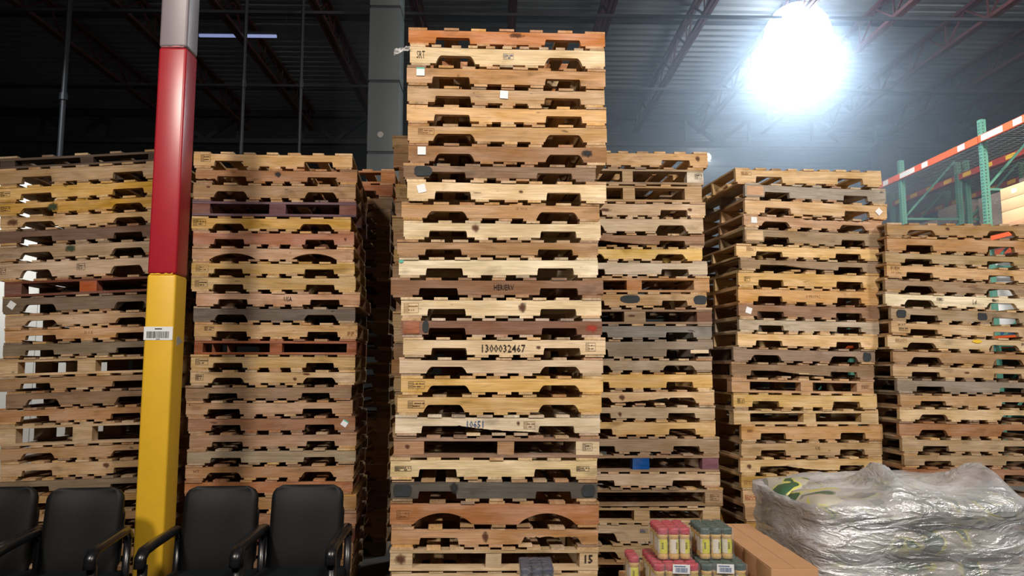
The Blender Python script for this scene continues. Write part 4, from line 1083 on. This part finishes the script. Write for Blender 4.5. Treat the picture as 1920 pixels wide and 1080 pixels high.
# ------------------------------------------------------------------ pallet racking on the right
RX = 7.55
def rx(u, v): return at_x(u, v, RX)
P1, P2 = rx(1842, 262), rx(1690, 333)
zb = (P1.z + P2.z) / 2; ya_, yb_ = P1.y, P2.y; sp = yb_ - ya_
ztop = at_x(1842, 224, RX).z
levels = [zb, zb - 1.55, zb - 3.1]
dep = 1.07
def build_rack(RX, label, second=False):
    rk = empty('pallet_rack', (RX, ya_, 0)); tag(rk, label, 'rack')
    def post(x, y, zt, mat=GREENR):
        bm = bmesh.new(); bx(bm, -.04, .04, -.045, .045, 0, zt)
        o = put('post', mesh('post', bm, mat), rk, (x - RX, y - ya_, 0))
        bm = bmesh.new(); z = zb - 1.6
        while z < zt - .03:
            bx(bm, -.0425, -.039, -.022, -.006, z, z + .022); bx(bm, -.0425, -.039, .010, .026, z, z + .022)
            bx(bm, -.018, -.002, -.0475, -.044, z, z + .022); z += .05
        h = put('post_slots', mesh('post_slots', bm, DARKST), o); h['kind'] = 'stuff'
        return o
    dep = 1.07
    ys = [ya_ - sp, ya_, yb_, yb_ + sp, yb_ + 2 * sp]
    for k, yp in enumerate(ys):
        post(RX, yp, ztop if k < 4 else ztop); post(RX + dep, yp, ztop - .02)
        for zz_ in (.8, 2.0, 3.2, 4.4):
            bm = bmesh.new(); bar(bm, (.04, 0, zz_), (dep - .04, 0, zz_), .035); put('frame_brace', mesh('frame_brace', bm, GREENR), rk, (0, yp - ya_, 0))
            bm = bmesh.new(); bar(bm, (.04, .02, zz_ + .04), (dep - .04, .02, zz_ + 1.1), .03); put('frame_brace', mesh('frame_brace', bm, GREENR), rk, (0, yp - ya_, 0))
    levels = [zb, zb - 1.55, zb - 3.1]
    for k in range(len(ys) - 1):
        y0_, y1_ = ys[k] - ya_, ys[k + 1] - ya_
        for li, zl_ in enumerate(levels):
            for xo, mt in ((-.055, RACKR if second else ORANGE), (dep + .0, ORANGE if li else RACKR)):
                bm = bmesh.new(); bx(bm, xo - .02, xo + .02, y0_ + .01, y1_ - .01, zl_ - .055, zl_ + .055)
                bmo = put('beam', mesh('beam', bm, mt), rk)
                if xo < 0 and li == 0 and not second:
                    for fy, ww, mm in ((.18, .09, PAPER), (.62, .09, PAPER), (.86, .24, PAPER)) if k < 3 else ((.5, .1, PAPER),):
                        yl = y0_ + (y1_ - y0_) * fy
                        put('location_label', box_mesh('location_label', xo - .0215, xo - .0195, yl - ww, yl + ww, zl_ - .045, zl_ + .045, mm), bmo)
                if xo > 0 and li == 0:
                    for q in range(4):
                        yl = y0_ + (y1_ - y0_) * (q + .5) / 4
                        put('location_label', box_mesh('location_label', xo - .0215, xo - .0195, yl - .12, yl + .12, zl_ - .035, zl_ + .035, YLAB), bmo)
            bm = bmesh.new(); n = 22
            for q in range(n + 1):
                yq = y0_ + .05 + (y1_ - y0_ - .1) * q / n; bar(bm, (-.03, yq, zl_ + .060), (dep - .02, yq, zl_ + .060), .007)
            for q in range(8):
                xq = .0 + (dep - .05) * q / 7; bar(bm, (xq, y0_ + .05, zl_ + .068), (xq, y1_ - .05, zl_ + .068), .007)
            o = put('wire_deck', mesh('wire_deck', bm, WIRE), rk); o['kind'] = 'stuff'

build_rack(RX, 'tall pallet rack with green posts and orange beams at right')
RX2 = RX + dep + .16
build_rack(RX2, 'second pallet rack back to back behind the orange one', True)
# loads on the rack level just below the top beam
WRAPB = film_mat('brown_film', .35, .2, 8, .6, (1, 1, 2), .7)
def rack_load(y, wy, z0, h, kind, label, nx=0, X=None):
    t = empty('wrapped_load' if kind != 'boxes' else 'carton_load', ((X or RX) + dep / 2, y, z0)); tag(t, label, 'load', 'loads on the pallet rack')
    pm = BROWNWRAP if kind == 'brown' else (CARDL if kind == 'boxes' else PAPER)
    put('base_board', box_mesh('base_board', -.45, .45, -wy / 2, wy / 2, 0, .12, BLUECH if kind != 'boxes' else CARD, .01), t)
    n = 2
    for i in range(n):
        for j_ in range(2):
            for k in range(3):
                hh = (h - .12) / 3
                o = put('carton', box_mesh('carton', -.40 + .40 * i, -.003 + .40 * i, -wy / 2 + wy / 2 * j_ + .003, -.003 + wy / 2 * j_, .12 + hh * k + .002, .12 + hh * (k + 1), pm, .006), t)
                if kind == 'boxes' and i == 0 and k == 2: put('paper_label', box_mesh('paper_label', -.402, -.4, -.35 + wy / 2 * j_, -.25 + wy / 2 * j_, .12 + hh * 2.35, .12 + hh * 2.7, PAPER), t)
    if kind == 'brown': put('film', box_mesh('film', -.42, .42, -wy / 2 - .012, wy / 2 + .012, .06, h + .012, WRAPB, .03, 3), t)
zs = levels[1] + .075
rack_load(ya_ - .10 - .72, 1.4, zs, .66, 'boxes', 'pale cardboard cartons on the rack, nearest at the right edge')
rack_load(ya_ - .45 * sp, 1.0, zs, 1.22, 'brown', 'brown film-wrapped load behind the pale cartons', X=RX2)
rack_load(ya_ + .27 * sp, 1.0, zs, 1.15, 'brown', 'brown wrapped load between the green posts, nearer one', X=RX2)
rack_load(ya_ + .75 * sp, .95, zs, 1.05, 'brown', 'brown wrapped load between the green posts, farther one', X=RX2)
rack_load(yb_ + .28 * sp, 1.0, zs, 1.10, 'brown', 'brown wrapped load just left of the first green post', X=RX2)
rack_load(yb_ + .74 * sp, .95, zs, .95, 'brown', 'farthest brown wrapped load on the rack', X=RX2)
for k, (yy_, lb) in enumerate(((ya_ - .45 * sp, 'white wrapped goods low on the rack, seen through the rightmost stack'), (ya_ + .3 * sp, 'second white wrapped goods low on the rack'), (ya_ + .75 * sp, 'third white wrapped goods low on the rack'))):
    t = rack_load(yy_, 1.0, levels[2] + .075, 1.2, 'white', lb)

# ------------------------------------------------------------------ pale panel wall seen behind the leftmost stack
pz = at_y(30, 318, 8.6).z
t = empty('white_partition', (-6.4, 8.7, 0)); tag(t, 'white partition panels behind the leftmost stack', 'partition')
for k in range(4):
    put('panel', box_mesh('panel', -1.6 + k * .9, -1.6 + k * .9 + .895, -.03, .03, 0.05, pz, WALLW, .004), t)
put('bottom_track', box_mesh('bottom_track', -1.62, 2.02, -.045, .045, 0, .05, DARKST), t)
area('high_bay_or_fill_light', (-5.6, 6.9, 6.6), (-6.0, 8.7, 1.5), .5, 110, (.95, .97, 1.0), 100)  # unseen fill, added so the partition shows white through the pallet openings

# ------------------------------------------------------------------ added scattering volume, imitates lens glare around the lamp
m = bpy.data.materials.new('lens_glare'); m.use_nodes = True; nt = m.node_tree; nt.nodes.clear()
o_ = N(nt, 'ShaderNodeOutputMaterial'); v_ = N(nt, 'ShaderNodeVolumeScatter'); v_.inputs['Color'].default_value = (.60, .77, 1.0, 1)
v_.inputs['Density'].default_value = .115; v_.inputs['Anisotropy'].default_value = .62; nt.links.new(v_.outputs[0], o_.inputs['Volume'])
bm = bmesh.new(); bx(bm, -2.2, 16.5, 9.7, 30, 2.5, H_TOP - .01)
o = put('glare_volume', mesh('glare_volume', bm, m)); tag(o, 'added scattering volume imitating lens glare around the high bay lamp', 'glare_volume', kind='stuff'); o.display_type = 'WIRE'

# torn plastic caught in the tallest stack
p = at_y(754, 92, 4.55); r = random.Random(9); bm = bmesh.new(); g = []
for i in range(9):
    row = []
    for k in range(5):
        row.append(bm.verts.new((-.05 + .10 * i / 8, r.uniform(-.012, .012), .012 - .034 * (1 - i / 8) + (k - 2) * .009 * (1.2 - i / 12) + r.uniform(-.004, .004))))
    g.append(row)
for i in range(8):
    for k in range(4): bm.faces.new((g[i][k], g[i + 1][k], g[i + 1][k + 1], g[i][k + 1]))
o = put('plastic_scrap', mesh('plastic_scrap', bm, film_mat('torn_film', .7, .15, 40, .85)), None, p); tag(o, 'scrap of torn clear plastic sticking out left near the top of the tallest stack', 'plastic')
